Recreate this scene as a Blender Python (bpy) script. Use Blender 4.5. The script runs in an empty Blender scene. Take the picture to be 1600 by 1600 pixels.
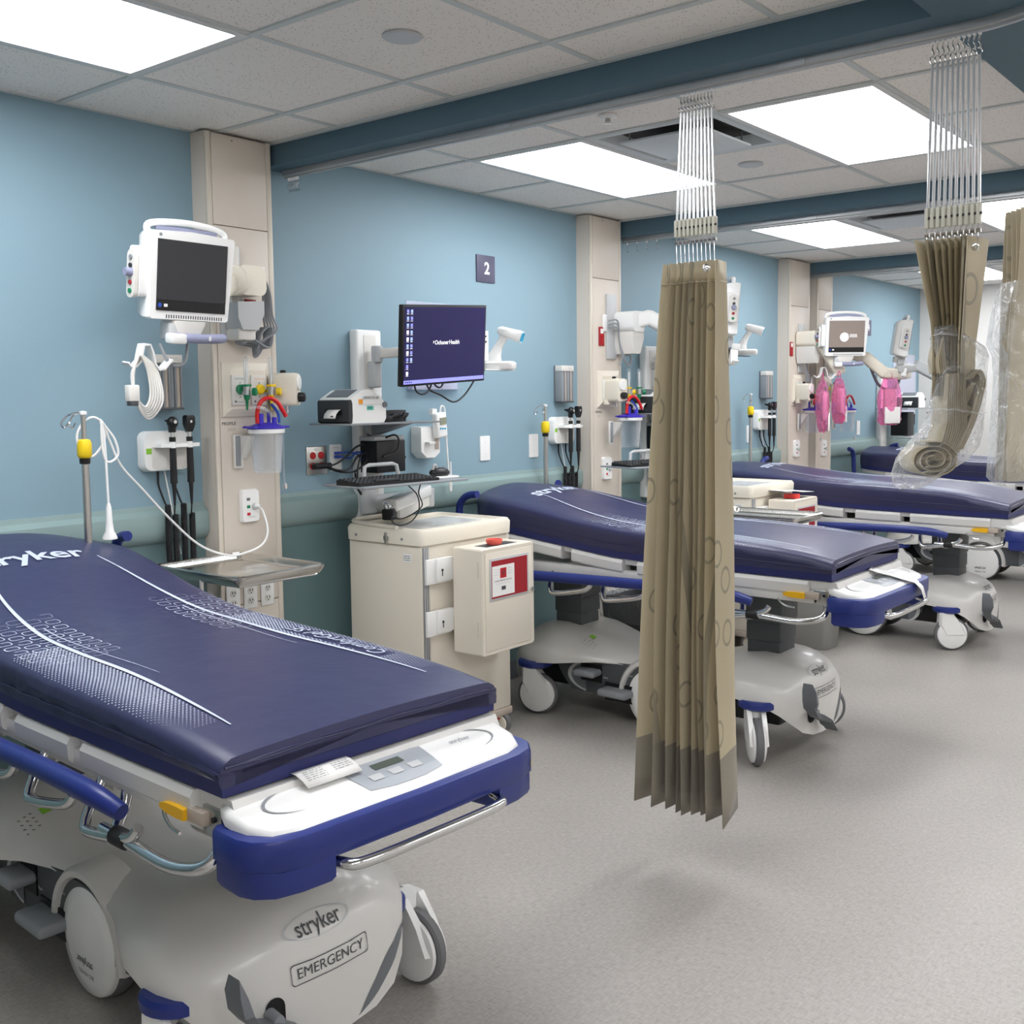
import bpy, bmesh, math, random
from mathutils import Vector, Matrix
from mathutils.bvhtree import BVHTree
random.seed(7)
PI = math.pi
R_ = math.radians
scn = bpy.context.scene
col = scn.collection

# ------------------------------------------------------------------ camera
CAMZ = 1.55
cam_d = bpy.data.cameras.new('camera')
cam = bpy.data.objects.new('camera', cam_d); col.objects.link(cam)
_yaw, _pitch, _roll = math.radians(51.434), math.radians(4.685), math.radians(-.624)
_f = Vector((math.cos(_pitch)*math.sin(_yaw), math.cos(_pitch)*math.cos(_yaw), -math.sin(_pitch)))
_r = Vector((math.cos(_yaw), -math.sin(_yaw), 0)); _u = _r.cross(_f)
_c, _s = math.cos(_roll), math.sin(_roll)
_R, _U = _c*_r+_s*_u, -_s*_r+_c*_u
cam.matrix_world = Matrix(((_R.x, _U.x, -_f.x, 0), (_R.y, _U.y, -_f.y, -3.6755), (_R.z, _U.z, -_f.z, CAMZ), (0, 0, 0, 1)))
cam_d.sensor_width = 36; cam_d.sensor_fit = 'HORIZONTAL'
cam_d.lens = 1665/1600*36
cam_d.shift_x = -(820.5-800)/1600; cam_d.shift_y = (757-800)/1600
cam_d.clip_start = .05; cam_d.clip_end = 60
scn.camera = cam
# ------------------------------------------------------------------ world, exposure
w = bpy.data.worlds.new('world'); scn.world = w; w.use_nodes = True
w.node_tree.nodes['Background'].inputs[0].default_value = (.8, .85, .9, 1)
w.node_tree.nodes['Background'].inputs[1].default_value = .05
vs = scn.view_settings
vs.view_transform = 'Standard'; vs.look = 'None'; vs.gamma = 1; vs.use_curve_mapping = False
vs.exposure = 0.42
LIGHT = 9.5          # radiance of the ceiling panels

# ------------------------------------------------------------------ materials
def lin(h):
    h = h.lstrip('#'); o = []
    for i in (0, 2, 4):
        c = int(h[i:i+2], 16)/255
        o.append(c/12.92 if c <= .04045 else ((c+.055)/1.055)**2.4)
    return (*o, 1)
M = {}
def mat(name, hexc, rough=.5, metal=0., spec=.5, trans=0., alpha=1., emit=None, es=0., coat=0., ior=1.45, bump=None, noise=None):
    m = bpy.data.materials.new(name); m.use_nodes = True; nt = m.node_tree
    b = nt.nodes['Principled BSDF']
    b.inputs['Base Color'].default_value = lin(hexc)
    b.inputs['Roughness'].default_value = rough; b.inputs['Metallic'].default_value = metal
    b.inputs['Specular IOR Level'].default_value = spec; b.inputs['IOR'].default_value = ior
    b.inputs['Transmission Weight'].default_value = trans; b.inputs['Alpha'].default_value = alpha
    b.inputs['Coat Weight'].default_value = coat
    if emit: b.inputs['Emission Color'].default_value = lin(emit); b.inputs['Emission Strength'].default_value = es
    if bump or noise:
        tc = nt.nodes.new('ShaderNodeTexCoord')
    if noise:   # (scale, amount, hex2)
        n = nt.nodes.new('ShaderNodeTexNoise'); n.inputs['Scale'].default_value = noise[0]; n.inputs['Detail'].default_value = 4
        nt.links.new(tc.outputs['Object'], n.inputs['Vector'])
        mx = nt.nodes.new('ShaderNodeMix'); mx.data_type = 'RGBA'
        mx.inputs['A'].default_value = lin(hexc); mx.inputs['B'].default_value = lin(noise[2])
        mp = nt.nodes.new('ShaderNodeMapRange'); mp.inputs['From Min'].default_value = .35; mp.inputs['From Max'].default_value = .65; mp.inputs['To Max'].default_value = noise[1]
        nt.links.new(n.outputs['Fac'], mp.inputs['Value']); nt.links.new(mp.outputs['Result'], mx.inputs['Factor'])
        nt.links.new(mx.outputs['Result'], b.inputs['Base Color'])
    if bump:    # (scale, strength)
        n = nt.nodes.new('ShaderNodeTexNoise'); n.inputs['Scale'].default_value = bump[0]; n.inputs['Detail'].default_value = 3
        nt.links.new(tc.outputs['Object'], n.inputs['Vector'])
        bp = nt.nodes.new('ShaderNodeBump'); bp.inputs['Strength'].default_value = bump[1]; bp.inputs['Distance'].default_value = .01
        nt.links.new(n.outputs['Fac'], bp.inputs['Height']); nt.links.new(bp.outputs['Normal'], b.inputs['Normal'])
    M[name] = m
    return m
mat('wall_blue', '#86A2AF', .55, bump=(60, .03))
mat('wall_teal', '#6B8588', .5, bump=(80, .04))
mat('rail_teal', '#8AA09F', .42)
mat('rail_shadow', '#7E9FA1', .5)
mat('beam_blue', '#4C6674', .6)
mat('wall_white', '#DEDBD7', .6)
mat('beige', '#D6CCC0', .45)
mat('beige_trim', '#D6CDBF', .4)
mat('beige_plastic', '#E2DACB', .38)
mat('cream', '#E6DFCF', .4)
mat('taupe', '#B9AC9F', .5)
mat('white', '#ECECEA', .35)
mat('white_gloss', '#F1F1EF', .22, coat=.2)
mat('bed_white', '#D9D8D5', .34)
mat('bed_shell', '#D5D3CF', .3, coat=.15)
mat('offwhite', '#DEDBD5', .45)
mat('lightgrey', '#BFC1C2', .4)
mat('midgrey', '#8C9094', .45)
mat('panelgrey', '#A3A8AE', .4)
mat('slate', '#6C7075', .45)
mat('darkgrey', '#4B4F52', .5)
mat('charcoal', '#2B2D30', .5)
mat('black', '#111214', .4)
mat('black_rubber', '#1B1B1D', .6)
mat('tire', '#6E6E70', .6)
mat('bed_blue', '#1F2F78', .38, coat=.1)
mat('navy', '#303154', .36, bump=(9, .25), spec=.6)
mat('navy_side', '#2A2B4A', .42, bump=(14, .5))
mat('navy_base', '#262B62', .5)
mat('print', '#C3CBDD', .5)
mat('chrome', '#D9DADB', .12, metal=1)
mat('steel', '#C4C2BE', .28, metal=1)
mat('alu', '#B9BBBD', .4, metal=.8)
mat('brass', '#B08A3A', .3, metal=1)
mat('yellow', '#F2CF1D', .4)
mat('yellow_lever', '#F0B818', .4)
mat('red', '#C21F26', .4)
mat('red_deep', '#A1242C', .45)
mat('red_tube', '#D01E22', .3)
mat('red_caster', '#E2443F', .4)
mat('coral', '#F06A5C', .45)
mat('green', '#128053', .4)
mat('label_green', '#8CC63F', .5)
mat('teal_label', '#5CC4B0', .5)
mat('orange', '#EE9A1C', .5)
mat('lid_blue', '#3A2BB5', .35)
mat('plug_blue', '#2B50B5', .4)
mat('scan_blue', '#2FA7CF', .25)
mat('lav', '#9093AD', .45)
mat('sign', '#55546A', .45)
mat('screen_off', '#2C2D30', .16, emit='#303134', es=.15)
mat('screen_navy', '#1D1A48', .2, emit='#1D1A48', es=.35)
mat('screen_bar', '#8E90E0', .3, emit='#7E82D8', es=.6)
mat('screen_text', '#FFFFFF', .4, emit='#FFFFFF', es=.8)
mat('screen_icon', '#9EB4E8', .4, emit='#8FA6E0', es=.6)
mat('screen_brown', '#6F655F', .2, emit='#6F655F', es=.7)
mat('lcd', '#5B635A', .25)
mat('thermo_lcd', '#8E917C', .3)
mat('ink', '#4A4C50', .6)
mat('ink_light', '#9BA0A6', .6)
mat('paper', '#F0EFEC', .7)
mat('light_panel', '#FFFFFF', .5, emit='#FBFCFF', es=LIGHT)
mat('light_frame', '#D5D5D3', .45)
mat('grid_white', '#C6CBC9', .5)
mat('diffuser', '#CFD4D6', .5)
mat('duct_dark', '#3E3B38', .7)
mat('track', '#B4B6B7', .35, metal=.55)
mat('clip', '#D3D1C2', .4)
mat('bin_grey', '#8E8D8A', .5)
mat('bin_dark', '#55565A', .5)
m_ = bpy.data.materials.new('mesh_white'); m_.use_nodes = True; nt_ = m_.node_tree; nt_.nodes.remove(nt_.nodes['Principled BSDF'])
_d = nt_.nodes.new('ShaderNodeBsdfTranslucent'); _d.inputs[0].default_value = (.95, .96, .97, 1); _g = nt_.nodes.new('ShaderNodeBsdfGlossy'); _g.inputs['Roughness'].default_value = .18; _g.inputs[0].default_value = (.95, .95, .95, 1)
_m = nt_.nodes.new('ShaderNodeMixShader'); _m.inputs[0].default_value = .45; nt_.links.new(_d.outputs[0], _m.inputs[1]); nt_.links.new(_g.outputs[0], _m.inputs[2]); nt_.links.new(_m.outputs[0], nt_.nodes['Material Output'].inputs[0]); M['mesh_white'] = m_

def glass_like(name, hexc, tfac, rough=.08, bump=None):
    """thin film or clear plastic: mostly see-through with glossy glints"""
    m = bpy.data.materials.new(name); m.use_nodes = True; nt = m.node_tree
    nt.nodes.remove(nt.nodes['Principled BSDF']); out = nt.nodes['Material Output']
    tr = nt.nodes.new('ShaderNodeBsdfTransparent'); tr.inputs[0].default_value = lin(hexc)
    gl = nt.nodes.new('ShaderNodeBsdfPrincipled'); gl.inputs['Base Color'].default_value = lin(hexc); gl.inputs['Roughness'].default_value = rough
    gl.inputs['Specular IOR Level'].default_value = 1.0
    mx = nt.nodes.new('ShaderNodeMixShader'); lw = nt.nodes.new('ShaderNodeLayerWeight'); lw.inputs['Blend'].default_value = .35
    mr = nt.nodes.new('ShaderNodeMapRange'); mr.inputs['To Min'].default_value = tfac; mr.inputs['To Max'].default_value = min(1, tfac+.55)
    nt.links.new(lw.outputs['Facing'], mr.inputs['Value']); nt.links.new(mr.outputs['Result'], mx.inputs[0])
    nt.links.new(tr.outputs[0], mx.inputs[1]); nt.links.new(gl.outputs[0], mx.inputs[2]); nt.links.new(mx.outputs[0], out.inputs[0])
    if bump:
        tc = nt.nodes.new('ShaderNodeTexCoord'); n = nt.nodes.new('ShaderNodeTexNoise'); n.inputs['Scale'].default_value = bump[0]; n.inputs['Detail'].default_value = 3
        n.inputs['Distortion'].default_value = .8
        bp = nt.nodes.new('ShaderNodeBump'); bp.inputs['Strength'].default_value = bump[1]; bp.inputs['Distance'].default_value = .03
        nt.links.new(tc.outputs['Object'], n.inputs['Vector']); nt.links.new(n.outputs['Fac'], bp.inputs['Height']); nt.links.new(bp.outputs['Normal'], gl.inputs['Normal']); nt.links.new(bp.outputs['Normal'], lw.inputs['Normal'])
    M[name] = m
glass_like('clear', '#F7F9FB', .05)
glass_like('acrylic', '#EFF1FA', .16)
glass_like('film', '#FAFBFC', .07, .1, (16, .9))
glass_like('pink_film', '#FFBCDF', .10, .2, (18, .8))
glass_like('strand', '#F0F3F5', .45, .1)
glass_like('window_clear', '#FFFFFF', .06)

def nodes_of(name, base, rough=.5):
    m = mat(name, base, rough); nt = m.node_tree
    return m, nt, nt.nodes['Principled BSDF']
# floor: mottled sheet vinyl with fine streaks
m, nt, b = nodes_of('floor_vinyl', '#B9B4AF', .42)
tc = nt.nodes.new('ShaderNodeTexCoord'); mp = nt.nodes.new('ShaderNodeMapping'); mp.inputs['Scale'].default_value = (26, 90, 1)
n1 = nt.nodes.new('ShaderNodeTexNoise'); n1.inputs['Scale'].default_value = 1.6; n1.inputs['Detail'].default_value = 6
mp2 = nt.nodes.new('ShaderNodeMapping'); mp2.inputs['Scale'].default_value = (90, 26, 1)
n2 = nt.nodes.new('ShaderNodeTexNoise'); n2.inputs['Scale'].default_value = 1.6; n2.inputs['Detail'].default_value = 6
n3 = nt.nodes.new('ShaderNodeTexNoise'); n3.inputs['Scale'].default_value = 3; n3.inputs['Detail'].default_value = 2
for a_, b_ in ((mp, n1), (mp2, n2)):
    nt.links.new(tc.outputs['Object'], a_.inputs['Vector']); nt.links.new(a_.outputs['Vector'], b_.inputs['Vector'])
nt.links.new(tc.outputs['Object'], n3.inputs['Vector'])
ad = nt.nodes.new('ShaderNodeMath'); ad.operation = 'ADD'; nt.links.new(n1.outputs['Fac'], ad.inputs[0]); nt.links.new(n2.outputs['Fac'], ad.inputs[1])
ad2 = nt.nodes.new('ShaderNodeMath'); ad2.operation = 'MULTIPLY_ADD'; ad2.inputs[1].default_value = .25
nt.links.new(n3.outputs['Fac'], ad2.inputs[0]); nt.links.new(ad.outputs[0], ad2.inputs[2])
cr = nt.nodes.new('ShaderNodeValToRGB'); cr.color_ramp.elements[0].position = .82; cr.color_ramp.elements[0].color = lin('#949089')
cr.color_ramp.elements[1].position = 1.42; cr.color_ramp.elements[1].color = lin('#AEA9A4')
cr.color_ramp.elements[0].position = .40; cr.color_ramp.elements[1].position = .72
dv = nt.nodes.new('ShaderNodeMath'); dv.operation = 'MULTIPLY'; dv.inputs[1].default_value = .5
nt.links.new(ad2.outputs[0], dv.inputs[0]); nt.links.new(dv.outputs[0], cr.inputs['Fac']); nt.links.new(cr.outputs['Color'], b.inputs['Base Color'])
# ceiling tile: pale board with small dark pin holes
m, nt, b = nodes_of('tile', '#EDE8E2', .9)
tc = nt.nodes.new('ShaderNodeTexCoord')
ns = nt.nodes.new('ShaderNodeTexNoise'); ns.inputs['Scale'].default_value = 60; ns.inputs['Detail'].default_value = 2
vo = nt.nodes.new('ShaderNodeTexVoronoi'); vo.inputs['Scale'].default_value = 95
gm = nt.nodes.new('ShaderNodeNewGeometry')
nt.links.new(gm.outputs['Position'], ns.inputs['Vector']); nt.links.new(gm.outputs['Position'], vo.inputs['Vector'])
l1 = nt.nodes.new('ShaderNodeMath'); l1.operation = 'LESS_THAN'; l1.inputs[1].default_value = .22; nt.links.new(vo.outputs['Distance'], l1.inputs[0])
sp = nt.nodes.new('ShaderNodeSeparateColor'); nt.links.new(vo.outputs['Color'], sp.inputs[0])
l2 = nt.nodes.new('ShaderNodeMath'); l2.operation = 'GREATER_THAN'; l2.inputs[1].default_value = .35; nt.links.new(sp.outputs[0], l2.inputs[0])
ml = nt.nodes.new('ShaderNodeMath'); ml.operation = 'MULTIPLY'; nt.links.new(l1.outputs[0], ml.inputs[0]); nt.links.new(l2.outputs[0], ml.inputs[1])
mx = nt.nodes.new('ShaderNodeMix'); mx.data_type = 'RGBA'; mx.inputs['A'].default_value = lin('#EDE8E2'); mx.inputs['B'].default_value = lin('#B4AEA7')
nt.links.new(ml.outputs[0], mx.inputs['Factor']); nt.links.new(mx.outputs['Result'], b.inputs['Base Color'])
# curtain fabric: tan cloth with woven ring and stroke motifs, grey band along the hem
def cloth(name, base, dark, band_z, band):
    m, nt, b = nodes_of(name, base, .8)
    b.inputs['Sheen Weight'].default_value = .2
    uv = nt.nodes.new('ShaderNodeUVMap')
    vo = nt.nodes.new('ShaderNodeTexVoronoi'); vo.inputs['Scale'].default_value = 4.2; vo.voronoi_dimensions = '2D'; vo.inputs['Randomness'].default_value = .8
    nt.links.new(uv.outputs[0], vo.inputs['Vector'])
    s1 = nt.nodes.new('ShaderNodeMath'); s1.operation = 'SUBTRACT'; s1.inputs[1].default_value = .16; nt.links.new(vo.outputs['Distance'], s1.inputs[0])
    s2 = nt.nodes.new('ShaderNodeMath'); s2.operation = 'ABSOLUTE'; nt.links.new(s1.outputs[0], s2.inputs[0])
    s3 = nt.nodes.new('ShaderNodeMath'); s3.operation = 'LESS_THAN'; s3.inputs[1].default_value = .022; nt.links.new(s2.outputs[0], s3.inputs[0])
    wv = nt.nodes.new('ShaderNodeTexWave'); wv.inputs['Scale'].default_value = .55; wv.inputs['Distortion'].default_value = 5; wv.inputs['Detail'].default_value = 1
    nt.links.new(uv.outputs[0], wv.inputs['Vector'])
    s4 = nt.nodes.new('ShaderNodeMath'); s4.operation = 'GREATER_THAN'; s4.inputs[1].default_value = .985; nt.links.new(wv.outputs['Fac'], s4.inputs[0])
    s5 = nt.nodes.new('ShaderNodeMath'); s5.operation = 'MAXIMUM'; nt.links.new(s3.outputs[0], s5.inputs[0]); nt.links.new(s4.outputs[0], s5.inputs[1])
    s6 = nt.nodes.new('ShaderNodeMath'); s6.operation = 'MULTIPLY'; s6.inputs[1].default_value = .6; nt.links.new(s5.outputs[0], s6.inputs[0])
    mx = nt.nodes.new('ShaderNodeMix'); mx.data_type = 'RGBA'; mx.inputs['A'].default_value = lin(base); mx.inputs['B'].default_value = lin(dark)
    nt.links.new(s6.outputs[0], mx.inputs['Factor'])
    sx = nt.nodes.new('ShaderNodeSeparateXYZ'); nt.links.new(uv.outputs[0], sx.inputs[0])
    lt = nt.nodes.new('ShaderNodeMath'); lt.operation = 'LESS_THAN'; lt.inputs[1].default_value = band_z; nt.links.new(sx.outputs['Y'], lt.inputs[0])
    m2 = nt.nodes.new('ShaderNodeMix'); m2.data_type = 'RGBA'; m2.inputs['B'].default_value = lin(band)
    nt.links.new(mx.outputs['Result'], m2.inputs['A']); nt.links.new(lt.outputs[0], m2.inputs['Factor'])
    tn = nt.nodes.new('ShaderNodeTexNoise'); tn.inputs['Scale'].default_value = 300; nt.links.new(uv.outputs[0], tn.inputs['Vector'])
    bp = nt.nodes.new('ShaderNodeBump'); bp.inputs['Strength'].default_value = .15; bp.inputs['Distance'].default_value = .002
    nt.links.new(tn.outputs['Fac'], bp.inputs['Height']); nt.links.new(bp.outputs['Normal'], b.inputs['Normal'])
    nt.links.new(m2.outputs['Result'], b.inputs['Base Color'])
cloth('curtain', '#BDB195', '#79756A', .43, '#8F887B')
cloth('curtain_plain', '#B8AC92', '#8F897A', -9, '#8F887B')
# brushed steel of the tray gets faint grain through noise bump
mat('brushed', '#D2D0CB', .2, metal=1, bump=(120, .05))

# ------------------------------------------------------------------ mesh helpers
class MB:
    def __init__(s): s.v = []; s.f = []; s.uv = None; s.m = None
    def add(s, vs, fs):
        o = len(s.v)
        s.v += [(s.m @ Vector(p))[:] if s.m else tuple(p) for p in vs]
        s.f += [tuple(i+o for i in f) for f in fs]; return s
    def box(s, c, d, bev=0., seg=2, R=None):
        bm = bmesh.new(); bmesh.ops.create_cube(bm, size=1)
        for v in bm.verts: v.co = Vector((v.co.x*d[0], v.co.y*d[1], v.co.z*d[2]))
        if bev: bmesh.ops.bevel(bm, geom=bm.edges[:], offset=min(bev, min(d)*.49), segments=seg, profile=.5, affect='EDGES')
        bm.verts.index_update()
        vs = [((R @ v.co) if R else v.co)+Vector(c) for v in bm.verts]; fs = [[v.index for v in f.verts] for f in bm.faces]
        bm.free(); return s.add(vs, fs)
    def bb(s, x0, x1, y0, y1, z0, z1, bev=0., seg=2):
        return s.box(((x0+x1)/2, (y0+y1)/2, (z0+z1)/2), (abs(x1-x0), abs(y1-y0), abs(z1-z0)), bev, seg)
    def loft(s, loops, caps=True, closed=True):
        n = len(loops[0]); vs = [p for l in loops for p in l]; fs = []
        for i in range(len(loops)-1):
            for j in range(n if closed else n-1):
                k = (j+1) % n; fs.append((i*n+j, i*n+k, (i+1)*n+k, (i+1)*n+j))
        if caps and closed: fs.append(tuple(range(n))[::-1]); fs.append(tuple((len(loops)-1)*n+j for j in range(n)))
        return s.add(vs, fs)
    def cyl(s, p0, p1, r0, r1=None, n=16):
        p0, p1 = Vector(p0), Vector(p1); r1 = r0 if r1 is None else r1
        d = (p1-p0).normalized(); a = d.orthogonal().normalized(); b = d.cross(a)
        return s.loft([[p+a*(r*math.cos(2*PI*i/n))+b*(r*math.sin(2*PI*i/n)) for i in range(n)] for p, r in ((p0, r0), (p1, r1))])
    def tube(s, pts, r, n=8, res=5, smooth=True, rr=None, closed=False):
        P = [Vector(p) for p in pts]
        if smooth and len(P) > 2:
            Q = []
            m = len(P)
            for i in range(m if closed else m-1):
                if closed: a, b, c, d = P[i-1], P[i], P[(i+1) % m], P[(i+2) % m]
                else: a, b, c, d = P[max(i-1, 0)], P[i], P[i+1], P[min(i+2, m-1)]
                for k in range(res):
                    t = k/res
                    Q.append(.5*((2*b)+(c-a)*t+(2*a-5*b+4*c-d)*t*t+(3*b-a-3*c+d)*t**3))
            if not closed: Q.append(P[-1])
            P = Q
        loops = []; prev = None; N = len(P)
        for i, p in enumerate(P):
            if closed: d = P[(i+1) % N]-P[i-1]
            else: d = P[min(i+1, N-1)]-P[max(i-1, 0)]
            if d.length < 1e-9: d = Vector((0, 0, 1))
            d.normalize()
            a = d.orthogonal() if prev is None else prev-d*prev.dot(d)
            if a.length < 1e-6: a = d.orthogonal()
            a.normalize(); prev = a; b = d.cross(a)
            q = r if rr is None else rr(i/(N-1))
            loops.append([p+a*(q*math.cos(2*PI*k/n))+b*(q*math.sin(2*PI*k/n)) for k in range(n)])
        if closed: loops.append(loops[0]); return s.loft(loops, caps=False)
        return s.loft(loops)
    def lathe(s, prof, c=(0, 0, 0), ax=(0, 0, 1), n=24):
        ax = Vector(ax).normalized(); a = ax.orthogonal().normalized(); b = ax.cross(a); c = Vector(c)
        return s.loft([[c+ax*z+a*(r*math.cos(2*PI*i/n))+b*(r*math.sin(2*PI*i/n)) for i in range(n)] for r, z in prof])
    def prism(s, poly, plane, d0, d1):
        f = {'xy': lambda a, b, d: (a, b, d), 'xz': lambda a, b, d: (a, d, b), 'yz': lambda a, b, d: (d, a, b)}[plane]
        return s.loft([[f(a, b, d) for a, b in poly] for d in (d0, d1)])
    def ell(s, c, r, n=16, k=10):
        loops = []
        for i in range(k+1):
            t = PI*i/k; q = max(math.sin(t), 1e-3)
            loops.append([(c[0]+r[0]*q*math.cos(2*PI*j/n), c[1]+r[1]*q*math.sin(2*PI*j/n), c[2]-r[2]*math.cos(t)) for j in range(n)])
        return s.loft(loops)
    def ribbon(s, pts, ws, nrm=(0, 0, 1)):
        P = [Vector(p) for p in pts]; nrm = Vector(nrm); L = []
        for i, p in enumerate(P):
            d = (P[min(i+1, len(P)-1)]-P[max(i-1, 0)]); d.normalize(); sd = d.cross(nrm).normalized()
            L.append([p-sd*ws[i]/2, p+sd*ws[i]/2])
        return s.loft(L, caps=False, closed=False)
    def build(s, name, m, parent=None, smooth=True, ang=38):
        me = bpy.data.meshes.new(name); me.from_pydata([tuple(v) for v in s.v], [], s.f)
        bm = bmesh.new(); bm.from_mesh(me); bmesh.ops.recalc_face_normals(bm, faces=bm.faces); bm.to_mesh(me); bm.free()
        if smooth:
            me.polygons.foreach_set('use_smooth', [True]*len(me.polygons)); me.set_sharp_from_angle(angle=math.radians(ang))
        me.materials.append(M[m]); me.update()
        o = bpy.data.objects.new(name, me); col.objects.link(o); o.parent = parent
        return o
def rr(w, h, r, n=5, cx=0, cy=0):
    """rounded rectangle outline"""
    o = []
    for qx, qy, a0 in ((1, 1, 0), (-1, 1, 90), (-1, -1, 180), (1, -1, 270)):
        for i in range(n):
            a = math.radians(a0+90*i/(n-1)); o.append((cx+qx*(w/2-r)+r*math.cos(a), cy+qy*(h/2-r)+r*math.sin(a)))
    return o
def tag(o, label, cat, group=None):
    o['label'] = label; o['category'] = cat
    if group: o['group'] = group
    return o
def thing(name, label, cat, loc=(0, 0, 0), rz=0, group=None):
    o = bpy.data.objects.new(name, None); col.objects.link(o); o.empty_display_size = .05
    o.location = loc; o.rotation_euler = (0, 0, rz); return tag(o, label, cat, group)
def struct(o): o['kind'] = 'structure'; return o
_font_obj = None
def text_mesh(body, size, bold=0., align='CENTER', cuts=0, shear=0., spacing=1.):
    cu = bpy.data.curves.new('lettering', 'FONT'); cu.body = body; cu.size = size; cu.offset = bold; cu.align_x = align; cu.align_y = 'CENTER'
    cu.shear = shear; cu.resolution_u = 3; cu.space_character = spacing
    o = bpy.data.objects.new('lettering', cu); col.objects.link(o)
    dg = bpy.context.evaluated_depsgraph_get(); me = bpy.data.meshes.new_from_object(o.evaluated_get(dg))
    vs = [v.co.copy() for v in me.vertices]; fs = [tuple(p.vertices) for p in me.polygons]
    bpy.data.objects.remove(o); bpy.data.curves.remove(cu); bpy.data.meshes.remove(me)
    if cuts:
        bm = bmesh.new(); bv = [bm.verts.new(v) for v in vs]
        for f in fs:
            try: bm.faces.new([bv[i] for i in f])
            except ValueError: pass
        bmesh.ops.triangulate(bm, faces=bm.faces[:])
        for _ in range(cuts):
            es = [e for e in bm.edges if e.calc_length() > size*.22]
            bmesh.ops.subdivide_edges(bm, edges=es, cuts=1); bmesh.ops.triangulate(bm, faces=bm.faces[:])
        bm.verts.index_update(); vs = [v.co.copy() for v in bm.verts]; fs = [tuple(v.index for v in f.verts) for f in bm.faces]; bm.free()
    return vs, fs
def lettering(name, body, size, m, parent, o, right=(1, 0, 0), up=(0, 0, 1), bold=0., width=None, fn=None, cuts=0, align='CENTER', shear=0.):
    vs, fs = text_mesh(body, size, bold, align, cuts, shear)
    if width:
        xs = [v.x for v in vs]; k = width/(max(xs)-min(xs)); vs = [v*k for v in vs]
    R, U, O = Vector(right).normalized(), Vector(up).normalized(), Vector(o)
    pts = [O+R*v.x+U*v.y for v in vs]
    if fn: pts = [fn(p) for p in pts]
    mb = MB(); mb.add(pts, fs)
    me = bpy.data.meshes.new(name); me.from_pydata([tuple(v) for v in mb.v], [], mb.f); me.materials.append(M[m])
    ob = bpy.data.objects.new(name, me); col.objects.link(ob); ob.parent = parent
    return ob
def micro_lines(parent, o, right, up, w, n, dz, m='ink', name='fine_print', th=.0012, seed=1):
    """rows of tiny dashes standing for small print that cannot be read"""
    rnd = random.Random(seed); R, U, O = Vector(right), Vector(up), Vector(o); mb = MB()
    for i in range(n):
        x = 0
        while x < w:
            l = min(rnd.uniform(.004, .014), w-x); a = O+R*x-U*(i*dz)
            mb.add([a, a+R*l, a+R*l+U*th, a+U*th], [(0, 1, 2, 3)]); x += l+.003
    return mb.build(name, m, parent, smooth=False)

# ------------------------------------------------------------------ the room
H = 2.595; BZ = 2.51          # ceiling and beam underside
X0, X1, Y0 = -2.6, 11.1, -6.4
fl = struct(MB().bb(X0, X1, Y0, 0, -.1, 0).build('floor', 'floor_vinyl', smooth=False))
RZ0, RZ1 = 1.005, 1.145
wb = struct(MB().bb(X0, X1, 0, .1, RZ1-.05, H+.2).build('wall_back', 'wall_blue', smooth=False))
wt = MB().bb(X0, X1, -.006, .1, 0, RZ1-.05).build('wainscot_panel', 'wall_teal', wb, smooth=False)
struct(MB().bb(X1, X1+.1, Y0, .1, 0, H+.2).build('wall_end', 'wall_white', smooth=False))
struct(MB().bb(X0-.1, X0, Y0, .1, 0, H+.2).build('wall_near', 'wall_white', smooth=False))
struct(MB().bb(X0, X1, Y0-.1, Y0, 0, H+.2).build('wall_front', 'wall_white', smooth=False))
# columns: (x left, x right)
COLS = [(2.53, 2.84), (5.11, 5.43), (7.79, 8.165), (8.315, 8.62)]
nth = ['nearest', 'second', 'third', 'fourth']
# crash rails and the base under them, one run per bay
runs = [(X0, 2.53), (2.84, 5.11), (5.43, 7.79), (8.62, X1)]
for i, (a, b_) in enumerate(runs):
    mb = MB()
    prof = [(0, RZ1+.002), (-.008, RZ1+.002), (-.012, RZ1-.016), (-.02, RZ1-.022), (-.036, RZ1-.034), (-.040, RZ1-.06), (-.040, RZ0+.045), (-.034, RZ0+.02), (-.018, RZ0), (-.006, RZ0-.004), (0, RZ0-.004)]
    mb.prism(prof, 'yz', a+.002, b_-.002)
    struct(mb.build('trim_%d' % (i+1), 'rail_teal'))
    mb = MB().bb(a, b_, -.012, 0, 0, .1); struct(mb.build('baseboard_back' if i == 0 else 'baseboard_back.%03d' % i, 'slate', smooth=False))
struct(MB().bb(X1-.012, X1, Y0, -.02, 0, .1).build('baseboard_end', 'slate', smooth=False))
# beige service columns
def column(i):
    a, b_ = COLS[i]
    o = thing('service_column', '%s beige floor to ceiling service column on the blue wall' % nth[i], 'column', (a, 0, 0))
    wd = b_-a
    MB().bb(0, wd, -.085, 0, 0, H-.002).build('body', 'beige', o, smooth=False)
    MB().bb(.0, .022, -.10, -.085, 0, H-.004, .004).build('edge_trim', 'beige_trim', o)
    MB().bb(wd-.026, wd, -.10, -.085, 0, H-.004, .004).build('edge_trim', 'beige_trim', o)
    for z0, z1 in ((.1, .72), (.723, 2.234), (2.237, H-.01)):
        MB().bb(.0235, wd-.0275, -.101, -.085, z0, z1, .002).build('front_panel', 'beige', o)
    MB().bb(-.004, wd+.004, -.104, 0, 0, .1, .003).build('kick_plate', 'slate', o)
    mb = MB()
    mb.cyl((.12, -.101, H-.025), (.12, -.103, H-.025), .004, n=8)
    mb.build('screw', 'midgrey', o)
    return o
columns = [column(i) for i in range(4)]
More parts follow.
